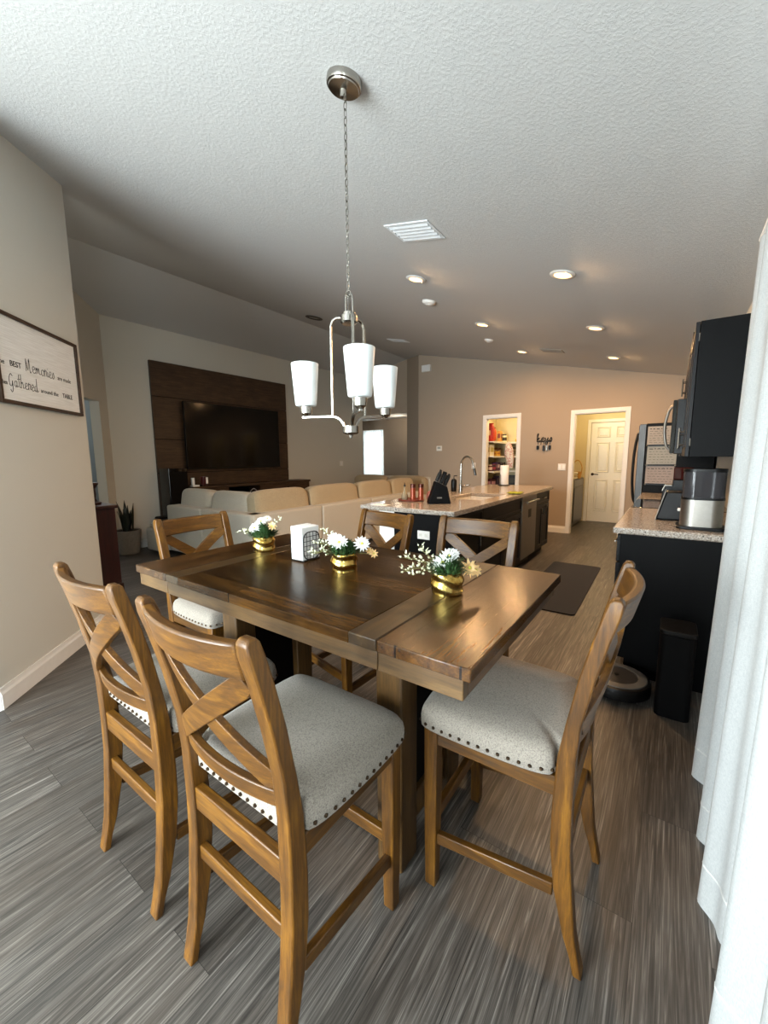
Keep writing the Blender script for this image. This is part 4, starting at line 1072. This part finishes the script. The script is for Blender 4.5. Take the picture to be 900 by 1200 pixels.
bm = new(); lathe(bm, [(.010, 0), (.010, .012), (.001, .014)], 14, M=Matrix.Translation((-.0985, .0, .10)) @ Matrix.Rotation(radians(-90), 4, 'Y')); mk('button', bm, M_white, ap, True)
tb = thing('toaster', 'black wedge shaped toaster with a silver slanted front, on the right countertop', 'toaster', (0, 3.27, CT))
bm = new(); prism(bm, [(-.066, .004), (.12, .004), (.12, .185), (-.018, .185)], 'Y', -.085, .085); mk('body', bm, M_black, tb, bev=.008)
bm = new(); prism(bm, [(-.0705, .0), (-.0665, .0), (-.0205, .19), (-.0245, .19)], 'Y', -.087, .087); mk('front_plate', bm, M_steel, tb, bev=.001)
cm = thing('coffee_maker', 'silver and black coffee maker with a dark red tank behind the toaster', 'coffee maker', (.0, 3.58, CT))
bm = new(); prism(bm, [(-.06, .0), (.13, .0), (.13, .25), (.01, .25), (.01, .205), (-.03, .205), (-.045, .17)], 'Y', -.08, .08); mk('body', bm, M_black, cm, bev=.006)
bm = new(); prism(bm, [(-.049, .17), (-.034, .21), (.008, .21), (.008, .2055), (-.031, .2055), (-.0452, .168)], 'Y', -.082, .082); mk('silver_trim', bm, M_steel, cm)
bm = new(); box(bm, .012, .125, -.07, .07, .2505, .335); mk('tank', bm, M_reds, cm, bev=.006)
# ------------------------------------------------------------------ floor things by the cabinets
rv = thing('robot_vacuum', 'round robot vacuum with a grey top parked at its dock', 'robot vacuum', (-.175, 2.545, 0))
bm = new(); lathe(bm, [(.155, .012), (.168, .02), (.170, .07), (.164, .082), (.150, .086), (.001, .086)], 48); mk('body', bm, M_black, rv, True, ang=30)
bm = new(); lathe(bm, [(.150, .0862), (.148, .0905), (.105, .092), (.104, .0862)], 48); mk('top_ring', bm, plain('grey ring plastic', '#5b5956', .4, .1), rv, True)
bm = new(); lathe(bm, [(.103, .0862), (.102, .090), (.001, .0905)], 40); mk('top_plate', bm, plain('dark grey plastic', '#2b2a2a', .35), rv, True)
bm = new(); lathe(bm, [(.012, .091), (.012, .093), (.001, .0932)], 16); mk('button', bm, M_black, rv, True)
for s in (-1, 1):
    bm = new(); lathe(bm, [(.035, -.012), (.035, .012)], 20, M=Matrix.Translation((s*.11, 0, .0352)) @ Matrix.Rotation(radians(90), 4, 'Y')); mk('wheel', bm, M_blackm, rv, True)
dk = thing('vacuum_dock', 'tall black dock tower of the robot vacuum beside the curtain', 'dock', (.085, 2.49, 0))
bm = new(); prism(bm, rrect(-.075, .075, -.10, .10, .03), 'Z', 0, .44); mk('tower', bm, M_blackm, dk, bev=.004)
bm = new(); prism(bm, rrect(-.078, .078, -.103, .103, .03), 'Z', .4405, .465); mk('lid', bm, M_black, dk, bev=.005)
bm = new(); prism(bm, [(-.27, .0), (-.077, .0), (-.077, .02), (-.25, .004)], 'Y', -.09, .09); bm.free()
mt = thing('floor_mat', 'dark brown floor mat in the kitchen aisle beside the island', 'mat', (-.86, 4.45, 0), radians(1))
bm = new(); prism(bm, rrect(-.265, .265, -.89, .89, .04), 'Z', .001, .011); mk('pad', bm, M_mat, mt, bev=.003)
# wall fittings
def plate(name, label, cat, x, z, w, h, holes=1, y=YB-.0005):
    t = thing(name, label, cat, (x, y, z)); bm = new(); box(bm, -w/2, w/2, -.007, 0, -h/2, h/2); mk('plate', bm, M_white, t, bev=.003)
    for k in range(holes):
        bm = new(); xx = (k-(holes-1)/2)*w/holes; box(bm, xx-.016, xx+.016, -.011, -.0072, -.033, .033); mk('rocker', bm, M_paper, t, bev=.002)
    return t
plate('light_switch', 'white double light switch left of the laundry doorway', 'light switch', -1.553, 1.147, .125, .115, 2)
plate('outlet', 'white wall outlet left of the pantry door behind the faucet', 'outlet', -3.163, 1.16, .08, .12, 1)
t = thing('thermostat', 'white square thermostat on the wall left of the pantry', 'thermostat', (-3.91, YB-.0005, 1.507)); bm = new(); box(bm, -.06, .06, -.022, 0, -.05, .05); mk('case', bm, M_white, t, bev=.005)
bm = new(); box(bm, -.035, .035, -.0235, -.0215, -.01, .03); mk('display', bm, plain('grey display', '#9aa09a', .3), t)
t = thing('door_chime', 'white chime box high on the wall under the ceiling', 'chime', (-4.215, YB-.0005, 3.118)); bm = new(); box(bm, -.10, .10, -.05, 0, -.065, .065); mk('case', bm, M_white, t, bev=.006)
bm = new()
for k in range(6): box(bm, -.07, .07, -.052, -.0498, -.045+.016*k, -.039+.016*k)
mk('grille', bm, M_vent, t)
t = thing('light_switch', 'white light switch on the wall beyond the television', 'light switch', (XT+.0005, 7.397, 1.199)); bm = new(); box(bm, 0, .007, -.06, .06, -.06, .06); mk('plate', bm, M_white, t, bev=.003)
bm = new(); box(bm, .0072, .011, -.016, .016, -.033, .033); mk('rocker', bm, M_paper, t, bev=.002)
# keys rack
kr = thing('key_rack', 'black wall key rack with the script word keys', 'key rack', (-1.86, YB-.001, 1.60))
bm = new(); st = len(bm.verts); script(bm, 'keys', .26, .060, .0078); bmesh.ops.transform(bm, matrix=Matrix.Translation((-.12, -.010, -.005)) @ Matrix.Rotation(pi, 4, 'Z'), verts=bm.verts[:]); mk('lettering', bm, M_iron, kr, True)
bm = new(); tube(bm, [(-.125, -.008, -.012), (.125, -.008, -.012)], .007, 6); mk('bar', bm, M_iron, kr, True)
for k in range(5):
    x = -.10+.05*k; bm = new(); tube(bm, smoothpts([(x, -.008, -.012), (x, -.009, -.05), (x, -.022, -.062), (x, -.03, -.045)], 3), .004, 6); mk('hook', bm, M_iron, kr, True)
for k, (x, L, w, lb, m) in enumerate(((-.10, .075, .022, 'black key fob hanging leftmost on the key rack', M_black), (0.0, .10, .020, 'black bunch of keys on the middle hook of the key rack', M_iron), (.05, .09, .016, 'grey key on the key rack, second hook from the right', M_steel), (.10, .08, .020, 'black key fob hanging rightmost on the key rack', M_black))):
    t = thing('key_fob', lb, 'keys', (-1.86+x, YB-.027, 1.535), group='keys on the wall rack')
    bm = new(); tube(bm, [(.011*cos(2*pi*i/14), 0, -.004+.011*sin(2*pi*i/14)) for i in range(14)], .0018, 5, closed=True); mk('ring', bm, M_steel, t)
    bm = new(); prism(bm, rrect(-w, w, -L-.012, -.014, w*.7), 'Y', -.006, .006); mk('fob', bm, m, t, bev=.002)
# ------------------------------------------------------------------ living room
tp = thing('walnut_backboard', 'tall dark walnut wall panel behind the television', 'wall panel', (0, 0, 0))
PX = XT+.001
for k, (a, b, z0, z1) in enumerate(((3.09, 5.70, 2.285, 2.80), (3.09, 5.70, 1.64, 2.275), (3.09, 5.70, 1.12, 1.63), (3.09, 5.70, .0, 1.11))):
    bm = new(); box(bm, PX, PX+.045, a, b, z0, z1); mk('panel_board', bm, M_tvp, tp, bev=.002)
bm = new(); box(bm, PX, PX+.030, 3.095, 5.695, .02, 2.79); mk('backing', bm, M_blackm, tp)
tv = thing('television', 'large black flat television mounted on the walnut panel', 'television', (0, 0, 0))
bm = new(); box(bm, PX+.085, PX+.125, 3.52, 5.42, 1.165, 2.245); mk('body', bm, M_black, tv, bev=.004)
bm = new(); box(bm, PX+.1252, PX+.127, 3.535, 5.405, 1.185, 2.23); mk('screen', bm, M_screen, tv)
bm = new(); box(bm, PX+.046, PX+.084, 4.2, 4.75, 1.5, 1.9); mk('wall_mount', bm, M_black, tv)
co = thing('media_console', 'dark walnut media console under the television behind the sofa', 'console', (0, 0, 0))
bm = new(); box(bm, -6.45, -6.08, 3.42, 5.95, .855, .895); mk('top', bm, M_tvp, co, bev=.003)
for a, b in ((3.43, 3.47), (4.02, 4.06), (4.70, 4.74), (5.89, 5.93)):
    bm = new(); box(bm, -6.45, -6.10, a, b, .06, .854); mk('divider', bm, M_tvp, co)
bm = new(); box(bm, -6.45, -6.10, 3.471, 5.889, .06, .10); mk('bottom', bm, M_tvp, co)
bm = new(); box(bm, -6.45, -6.43, 3.471, 5.889, .101, .853); mk('back', bm, M_blackm, co)
for a, b in ((3.475, 4.015), (4.745, 5.885)):
    bm = new(); box(bm, -6.118, -6.098, a, b, .105, .85); d = mk('door', bm, M_tvp, co, bev=.002)
    bm = new(); lathe(bm, [(.014, 0), (.012, .02), (.001, .022)], 14, M=Matrix.Translation((-6.098, (a+b)/2+.05, .78)) @ Matrix.Rotation(radians(90), 4, 'Y')); mk('knob', bm, M_black, d, True)
bm = new(); box(bm, -6.429, -6.12, 4.061, 4.699, .62, .64); mk('shelf', bm, M_tvp, co)
cb = thing('cable_box', 'black set top box with silver lines in the console niche', 'media player', (-6.24, 4.30, .6405))
bm = new(); box(bm, -.12, .12, -.20, .20, 0, .10); mk('body', bm, M_black, cb, bev=.003)
for z in (.03, .06):
    bm = new(); box(bm, .1202, .122, -.19, .19, z, z+.006); mk('silver_line', bm, M_steel, cb)
hp = thing('headphones', 'white and black headphones beside the black box in the console', 'headphones', (-6.16, 4.60, .641))
bm = new(); tube(bm, smoothpts([(0, -.065, .04), (0, -.07, .10), (0, 0, .15), (0, .07, .10), (0, .065, .04)], 5), .009, 8); mk('headband', bm, plain('grey plastic band', '#a9a9a9', .4), hp, True)
for s in (-1, 1):
    bm = new(); soft(bm, (0, s*.062, .035), (.032, .016, .035), .7); mk('ear_cup', bm, M_black, hp, True)
sp = thing('speaker', 'tall glossy black speaker standing left of the media console', 'speaker', (-6.29, 3.24, 0))
bm = new(); prism(bm, rrect(-.14, .14, -.15, .15, .02), 'Z', 0, 1.19); mk('cabinet', bm, M_gloss, sp, bev=.004)
bm = new(); box(bm, .1402, .148, -.14, .14, .05, 1.14); mk('grille', bm, M_blackm, sp, bev=.003)
def ornament(label, y, style):
    t = thing('ornament', label, 'ornament', (-6.17, y, .8955), group='small ornaments on the media console')
    bm = new(); box(bm, -.05, .05, -.055, .055, 0, .025); mk('base', bm, M_red if style else M_paper, t, bev=.003)
    if not style:
        bm = new(); box(bm, -.02, .02, -.045, -.005, .0255, .14); mk('upright', bm, M_paper, t, bev=.004)
    else:
        bm = new(); lathe(bm, [(.045, .0255), (.05, .05), (.05, .15), (.001, .151)], 20); mk('jar', bm, plain('dark red enamel', '#4a1518', .3), t, True)
        bm = new(); box(bm, .045, .056, .005, .04, .04, .14); mk('white_strip', bm, M_paper, t, bev=.002)
ornament('small white L shaped ornament on the console beside the black speaker', 3.50, 0)
ornament('small dark red and white ornament on the console below the television', 3.66, 1)
# sectional sofa
so = thing('sectional_sofa', 'large cream L shaped sectional sofa seen from behind', 'sofa', (0, 0, 0))
def piece(name, x0, x1, y0, y1, z0, z1, mat=M_sofa, b=.025):
    bm = new(); box(bm, x0, x1, y0, y1, z0, z1); return mk(name, bm, mat, so, bev=b, seg=3)
YS, XS = 2.80, -3.80
bk = [(-5.70, -4.86), (-4.85, -3.82)]
for a, b in bk: piece('back_frame', a, b, YS, YS+.20, .06, .70)
for a, b in ((2.82, 3.92), (3.93, 5.02), (5.03, 6.10), (6.11, 6.60)): piece('back_frame', XS-.20, XS, a, b, .06, .70)
piece('seat_base', -5.95, XS-.205, YS+.205, 3.75, .06, .30); piece('seat_base', -4.75, XS-.205, 3.755, 6.6, .06, .30)
piece('chaise_base', -6.08, -5.71, 2.67, 3.75, .05, .36); 
for a, b in ((-5.94, -4.98), (-4.97, -4.03)): 
    bm = new(); soft(bm, ((a+b)/2, 3.36, .39), ((b-a)/2, .38, .09), .3); mk('seat_cushion', bm, M_sofa, so, True)
for a, b in ((3.77, 4.68), (4.69, 5.62), (5.63, 6.58)):
    bm = new(); soft(bm, (-4.38, (a+b)/2, .39), (.37, (b-a)/2, .09), .3); mk('seat_cushion', bm, M_sofa, so, True)
bm = new(); soft(bm, (-5.86, 3.2, .40), (.16, .52, .045), .3); mk('chaise_cushion', bm, M_sofa, so, True)
for a, b in ((-5.66, -4.93), (-4.90, -4.12)):
    bm = new(); soft(bm, (0, 0, 0), ((b-a)/2, .12, .24), .38, M=Matrix.Translation(((a+b)/2, YS+.27, .685)) @ Matrix.Rotation(radians(-8), 4, 'X')); mk('back_cushion', bm, M_sofa, so, True)
for a, b in ((2.98, 3.86), (3.88, 4.92), (4.94, 5.84), (5.86, 6.60)):
    bm = new(); soft(bm, (0, 0, 0), (.12, (b-a)/2, .25), .38, M=Matrix.Translation((XS-.26, (a+b)/2, .705)) @ Matrix.Rotation(radians(-8), 4, 'Y')); mk('back_cushion', bm, M_sofap, so, True)
ac = thing('loveseat', 'second cream loveseat beyond the far end of the sofa', 'sofa', (0, 0, 0))
def piece2(name, *q, b=.03, mat=M_sofa):
    bm = new(); box(bm, *q); return mk(name, bm, mat, ac, bev=b, seg=3)
piece2('base', -6.0, -4.1, 6.98, 7.65, .06, .40); piece2('back_frame', -6.05, -4.1, 7.45, 7.70, .06, .92)
for a, b in ((-6.03, -5.12), (-5.09, -4.12)):
    bm = new(); soft(bm, ((a+b)/2, 7.36, .70), ((b-a)/2, .12, .25), .45); mk('back_cushion', bm, M_sofap, ac, True)
    bm = new(); soft(bm, ((a+b)/2, 7.13, .46), ((b-a)/2, .20, .08), .35); mk('seat_cushion', bm, M_sofa, ac, True)
th = thing('throw_blanket', 'black folded throw on the low end of the sofa', 'blanket', (-5.86, 2.86, .4465))
bm = new(); soft(bm, (0, 0, .03), (.13, .14, .03), .5); mk('blanket', bm, M_mat, th, True)
bm = new(); soft(bm, (.01, -.02, .068), (.11, .11, .012), .5); mk('top_fold', bm, M_blackm, th, True)
# snake plant
pl = thing('snake_plant', 'dark snake plant in a grey taupe pot by the corner', 'potted plant', (-6.21, 2.49, 0))
pl.scale = (.86, .86, .95)
bm = new(); lathe(bm, [(.13, 0), (.15, .02), (.19, .30), (.195, .36), (.185, .365), (.175, .34), (.001, .34)], 36); mk('pot', bm, M_ceram, pl, True)
bm = new(); lathe(bm, [(.172, .3405), (.17, .35), (.001, .352)], 24); mk('soil', bm, plain('dark soil', '#1a130e', .95), pl, True)
rng = random.Random(4)
for k in range(11):
    a = 2*pi*k/11+rng.uniform(-.2, .2); r = rng.uniform(.02, .10); L = rng.uniform(.24, .47); lean = rng.uniform(.05, .26); w = rng.uniform(.028, .04)
    bm = new(); rings = []; tw = rng.uniform(-.6, .6)
    for j in range(9):
        u = j/8; ww = w*(.6+.9*u*(1-u)*2)*(1-u**4)+.001; ph = a+pi/2+tw*u
        c = Vector((cos(a)*(r+lean*L*u*u), sin(a)*(r+lean*L*u*u), .345+L*u)); d = Vector((cos(ph), sin(ph), 0)); n = Vector((-d.y, d.x, 0))
        rings.append([c+d*ww, c+n*.006, c-d*ww, c-n*.004])
    loft(bm, rings); mk('leaf', bm, M_snake, pl, True)
# mahogany cabinet behind the sign wall
cab = thing('mahogany_cabinet', 'dark red mahogany cabinet partly hidden by the grey sign wall', 'cabinet', (0, 0, 0))
bm = new(); box(bm, -5.05, -4.53, 1.38, 1.72, .08, .85); mk('body', bm, M_red, cab, bev=.004)
bm = new(); box(bm, -5.08, -4.50, 1.35, 1.74, .851, .885); mk('top', bm, M_red, cab, bev=.008, seg=3)
bm = new(); box(bm, -5.07, -4.51, 1.36, 1.73, 0, .079); mk('plinth', bm, M_red, cab, bev=.006)
for a, b in ((-5.04, -4.80), (-4.79, -4.54)):
    bm = new(); w = .055
    for q in ((a, b, .80, .84), (a, b, .09, .14), (a, a+w, .14, .80), (b-w, b, .14, .80)): box(bm, q[0], q[1], 1.36, 1.3795, q[2], q[3])
    box(bm, a+w, b-w, 1.37, 1.3795, .14, .80); d = mk('door', bm, M_red, cab, bev=.003)
lp = thing('turned_post', 'dark red turned wooden post standing on the mahogany cabinet', 'ornament', (-4.72, 1.60, .8855))  # a plain turned post, holds no lamp
bm = new(); lathe(bm, [(.07, 0), (.075, .02), (.04, .035), (.028, .06), (.035, .10), (.032, .16), (.05, .19), (.06, .20), (.06, .22), (.001, .222)], 24); mk('post', bm, M_red, lp, True)
# sheer on the far hall window
t = thing('sheer_curtain', 'bright white sheer curtain on the far hall window', 'curtain', (0, 9.79, 0)); bm = new(); rings = []
for z in (.80, 2.13):
    rings.append([(-7.70+.72*i/60, -.012+.010*sin(i*1.25), z) for i in range(61)]+[(-7.70+.72*i/60, -.009+.010*sin(i*1.25), z) for i in range(60, -1, -1)])
loft(bm, rings); mk('drape', bm, M_sheer, t, True)
# ------------------------------------------------------------------ pantry
wp = plain('white laminate shelf', '#e8e2d4', .5, var=.03)
for nm, z in (('topmost', 1.63), ('second from the top', 1.345), ('third from the top', 1.045), ('lowest', .70)):
    t = thing('pantry_shelf', 'white pantry shelf, '+nm+' in the lit pantry', 'shelf', (0, 0, z-.02), group='pantry shelves')
    bm = new(); prism(bm, [(-3.199, 7.70), (-2.86, 7.70), (-2.86, 8.42), (-2.201, 8.42), (-2.201, 8.749), (-3.199, 8.749)], 'Z', 0, .02); mk('board', bm, wp, t, bev=.003)
    bm = new(); box(bm, -2.862, -2.842, 7.70, 8.42, -.012, .021); box(bm, -2.842, -2.201, 8.40, 8.42, -.012, .021); mk('front_edge', bm, wp, t)
def carton(label, x, y, z, w, d, h, col, band, shape='box'):
    t = thing({'box': 'food_box', 'jar': 'food_jar', 'bag': 'snack_bag'}[shape], label, {'box': 'box', 'jar': 'jar', 'bag': 'snack bag'}[shape], (x, y, z+.0008), random.uniform(-.15, .15), group='pantry groceries')
    m1 = plain('pack '+col, col, .5, var=.15); m2 = plain('pack band '+band, band, .5)
    if shape == 'box':
        bm = new(); box(bm, -w/2, w/2, -d/2, d/2, 0, h); mk('carton', bm, m1, t, bev=.003)
        bm = new(); box(bm, w/2+.0002, w/2+.0015, -d*.4, d*.4, h*.35, h*.75); box(bm, -w*.4, w*.4, -d/2-.0015, -d/2-.0002, h*.35, h*.75); mk('printed_panel', bm, m2, t)
    elif shape == 'jar':
        bm = new(); lathe(bm, [(w*.45, 0), (w*.5, .006), (w*.5, h*.72), (w*.4, h*.82), (.001, h*.822)], 20); mk('jar', bm, m1, t, True)
        bm = new(); lathe(bm, [(w*.42, h*.823), (w*.42, h*.98), (.001, h)], 20); mk('lid', bm, m2, t, True)
        bm = new(); lathe(bm, [(w*.502, h*.2), (w*.502, h*.6)], 20, cap=False); mk('label_band', bm, m2, t, True)
    else:
        bm = new(); soft(bm, (0, 0, h*.5), (w*.5, d*.5, h*.5), .55); mk('bag', bm, m1, t, True)
        bm = new(); box(bm, -w*.42, w*.42, -.004, .004, h*.99, h*1.08); mk('crimp', bm, m1, t)
        bm = new(); soft(bm, (0, 0, h*.5), (w*.32, d*.515, h*.3), .6); mk('printed_panel', bm, m2, t, True)
Z1, Z2, Z3, Z4 = 1.63, 1.345, 1.045, .70
carton('tall red snack bag at the left of the top pantry shelf', -2.99, 7.86, Z1, .16, .12, .33, '#b3261c', '#e6c9a8', 'bag')
carton('orange red snack bag behind the tall red bag on the top shelf', -3.02, 8.06, Z1, .16, .12, .26, '#c4502a', '#f0dcc0', 'bag')
carton('yellow and orange cereal box on the top pantry shelf', -2.95, 8.30, Z1, .07, .17, .22, '#d79a3a', '#7a2f1c')
carton('white and dark jar on the top pantry shelf by the yellow box', -2.93, 8.53, Z1, .10, .10, .17, '#e0d6bc', '#3a3426', 'jar')
carton('dark topped jar at the right of the top pantry shelf', -2.46, 8.56, Z1, .12, .12, .20, '#4c4530', '#e9dfc0', 'jar')
carton('flat yellow package beside the dark jar on the top shelf', -2.62, 8.55, Z1, .14, .12, .06, '#c9a530', '#8f7a20')
carton('white carton at the left of the second pantry shelf', -2.99, 7.86, Z2, .11, .17, .22, '#e9e2cf', '#c6b66a')
carton('yellow package on the second pantry shelf', -2.97, 8.13, Z2, .14, .16, .09, '#cf9d25', '#a8631c')
carton('brown box behind the yellow package on the second shelf', -3.02, 8.36, Z2, .10, .16, .17, '#6d4a30', '#c6a27a')
carton('grey tin on the second pantry shelf, right side', -2.45, 8.55, Z2, .13, .13, .15, '#8b8470', '#5e584a', 'jar')
carton('clear grey jar in the corner of the second pantry shelf', -2.72, 8.58, Z2, .12, .12, .18, '#9a927a', '#6e6650', 'jar')
carton('dark red can at the left of the third pantry shelf', -2.97, 7.86, Z3, .09, .09, .13, '#571a1e', '#d9c9c0', 'jar')
carton('black can beside the red can on the third pantry shelf', -2.95, 8.00, Z3, .09, .09, .14, '#1c1a1e', '#8a2a3a', 'jar')
carton('purple packet on the third pantry shelf', -2.98, 8.20, Z3, .12, .16, .17, '#5a3552', '#d2b8c4')
carton('dark jar at the back of the third pantry shelf', -2.94, 8.40, Z3, .10, .10, .16, '#2a2024', '#6a5a52', 'jar')
carton('black appliance box at the right of the third pantry shelf', -2.42, 8.56, Z3, .16, .16, .15, '#141416', '#3a3a3c')
carton('dark red box on the lowest pantry shelf', -2.98, 7.90, Z4, .15, .18, .19, '#40121a', '#b98a92')
carton('dark purple bag on the lowest pantry shelf', -2.96, 8.20, Z4, .17, .16, .22, '#2c1626', '#a8788c', 'bag')
carton('black box in the corner of the lowest pantry shelf', -2.75, 8.58, Z4, .18, .18, .24, '#17150f', '#3a3426')
hb = thing('hanging_bag', 'white printed plastic bag hanging from the pantry shelf corner', 'bag', (-2.775, 8.33, 1.60))
bm = new(); rings = []
for j in range(9):
    u = j/8; w = .03+.06*sin(pi*min(1, u*.9+.08)); z = .0-.50*u; rings.append([(.06*u+w*cos(2*pi*i/14)+.01*sin(i*2+j), w*.45*sin(2*pi*i/14), z) for i in range(14)])
loft(bm, rings)
sbag = NT('white and pink printed plastic'); vv = sbag.coord(); sbag.set(Base_Color=sbag.ramp(sbag.noise(vv, 14, 2), [(.45, C('#e8dcd0')), (.5, C('#c4685c')), (.56, C('#e6d9cc'))]), Roughness=.4)
mk('bag', bm, sbag.m, hb, True); bm = new(); tube(bm, smoothpts([(-.015, 0, -.01), (-.015, 0, .03), (0, 0, .045), (.015, 0, .03), (.015, 0, -.01)], 3), .003, 5); mk('handle_loop', bm, M_paper, hb)
# ------------------------------------------------------------------ laundry room
dr = thing('dryer', 'dark grey front loading dryer just inside the laundry doorway', 'dryer', (0, 0, 0))
bm = new(); box(bm, -1.84, -1.452, 8.08, 9.05, .03, .90); mk('body', bm, plain('dark grey enamel', '#35322e', .35), dr, bev=.01)
bm = new(); box(bm, -1.4515, -1.441, 8.11, 9.02, .10, .74); mk('door', bm, plain('grey dryer door', '#2a2826', .3), dr, bev=.004)
bm = new(); box(bm, -1.4515, -1.443, 8.09, 9.04, .77, .885); mk('control_panel', bm, M_steeld, dr, bev=.003)
for y in (8.06, 8.82):
    bm = new(); lathe(bm, [(.02, 0), (.02, .0295)], 12, (-1.50, y+.08, 0)); mk('foot', bm, M_black, dr)
tw = thing('folded_linen', 'pale folded linen on top of the dryer', 'linen', (-1.56, 8.38, .9005))
for k in range(3):
    bm = new(); soft(bm, (0, 0, .022+.044*k), (.10, .14, .021), .35); mk('fold', bm, plain('pale linen '+str(k), ('#d9cfb4', '#c7b48a', '#e3dcc8')[k], .9), tw, True)
bk_ = thing('wicker_basket', 'golden wicker basket with a tall hoop handle on the dryer', 'basket', (-1.505, 8.62, .9005), radians(75))
wk = plain('golden wicker', '#b98a3c', .6, var=.35, scale=80, bump=.4)
bm = new(); lathe(bm, [(.07, 0), (.085, .10), (.09, .13), (.084, .13), (.066, .012), (.001, .012)], 24); mk('bowl', bm, wk, bk_, True)
bm = new(); tube(bm, smoothpts([(0, -.083, .12), (0, -.09, .22), (0, -.05, .32), (0, 0, .35), (0, .05, .32), (0, .09, .22), (0, .083, .12)], 4), .010, 8); mk('hoop', bm, wk, bk_, True)
# ------------------------------------------------------------------ light
def light(name, typ, loc, energy, col, rot=(0, 0, 0), **kw):
    l = bpy.data.lights.new(name, typ); l.energy = energy; l.color = col
    for k, v in kw.items(): setattr(l, k, v)
    o = bpy.data.objects.new(name, l); COL.objects.link(o); o.location = loc; o.rotation_euler = rot; return o
DAY = (.93, .965, 1.0); WARM = (1.0, .58, .26)
# daylight outside the rear window, the sliding door and the far hall window
light('daylight_rear', 'AREA', (-1.75, YREAR-.45, 1.35), 860, DAY, (radians(90), 0, 0), shape='RECTANGLE', size=2.4, size_y=2.0)
light('daylight_slider', 'AREA', (XR+.65, 1.0, 1.15), 70, DAY, (0, radians(90), 0), shape='RECTANGLE', size=2.1, size_y=2.5)
light('daylight_side', 'AREA', (XR+.5, -1.35, 1.2), 150, DAY, (0, radians(90), 0), shape='RECTANGLE', size=1.9, size_y=1.4)
light('corridor_fill', 'AREA', (-3.05, -.30, 1.45), 40, (1, .96, .89), (radians(90), 0, radians(45)), shape='RECTANGLE', size=.75, size_y=1.4)  # added fill behind the corridor window, brightens television wall and sofa end
light('daylight_hall', 'AREA', (-7.34, 10.25, 1.46), 150, DAY, (radians(-90), 0, 0), shape='RECTANGLE', size=.8, size_y=1.4)
for x in (-1.97, -.75):
    for y in (3.3, 4.84, 6.41):
        light('recessed_lamp', 'AREA', (x, y, cz(x)-.016), 28, WARM, shape='DISK', size=.11)
light('pantry_lamp', 'POINT', (-2.55, 8.05, 2.25), 16, (1, .78, .42), shadow_soft_size=.08)
light('laundry_lamp', 'POINT', (-1.0, 8.3, 2.3), 26, (1, .78, .42), shadow_soft_size=.10)
light('passage_lamp', 'POINT', (-6.9, 2.2, 2.3), 30, (.97, .98, 1.0), shadow_soft_size=.2)
light('hall_lamp', 'POINT', (-6.0, 9.1, 2.2), 8, (1, .85, .65), shadow_soft_size=.12)
w = bpy.data.worlds.new('sky'); SC.world = w; w.use_nodes = True
bg = w.node_tree.nodes['Background']; sky = w.node_tree.nodes.new('ShaderNodeTexSky'); sky.sky_type = 'HOSEK_WILKIE'; sky.turbidity = 4
sky.sun_direction = (.3, -.5, .8)
w.node_tree.links.new(sky.outputs[0], bg.inputs['Color']); bg.inputs['Strength'].default_value = .6
# ------------------------------------------------------------------ camera
cam = bpy.data.cameras.new('camera'); co_ = bpy.data.objects.new('camera', cam); COL.objects.link(co_)
yaw, pitch, roll, f = 0.617451788, 0.134433999, -0.00744054608, 473.782432
fwd = Vector((-sin(yaw)*cos(pitch), cos(yaw)*cos(pitch), -sin(pitch))); rt = Vector((cos(yaw), sin(yaw), 0)); up = rt.cross(fwd)
r2 = rt*cos(roll)+up*sin(roll); u2 = -rt*sin(roll)+up*cos(roll)
M = Matrix((r2, u2, -fwd)).transposed().to_4x4(); M.translation = (0, 0, CAMH); co_.matrix_world = M
cam.sensor_fit = 'HORIZONTAL'; cam.sensor_width = 36; cam.lens = 36*f/900; cam.clip_start = .02; cam.clip_end = 60
SC.camera = co_
vs = SC.view_settings; vs.view_transform = 'Standard'; vs.look = 'None'; vs.gamma = 1; vs.exposure = 0.0; vs.use_curve_mapping = False
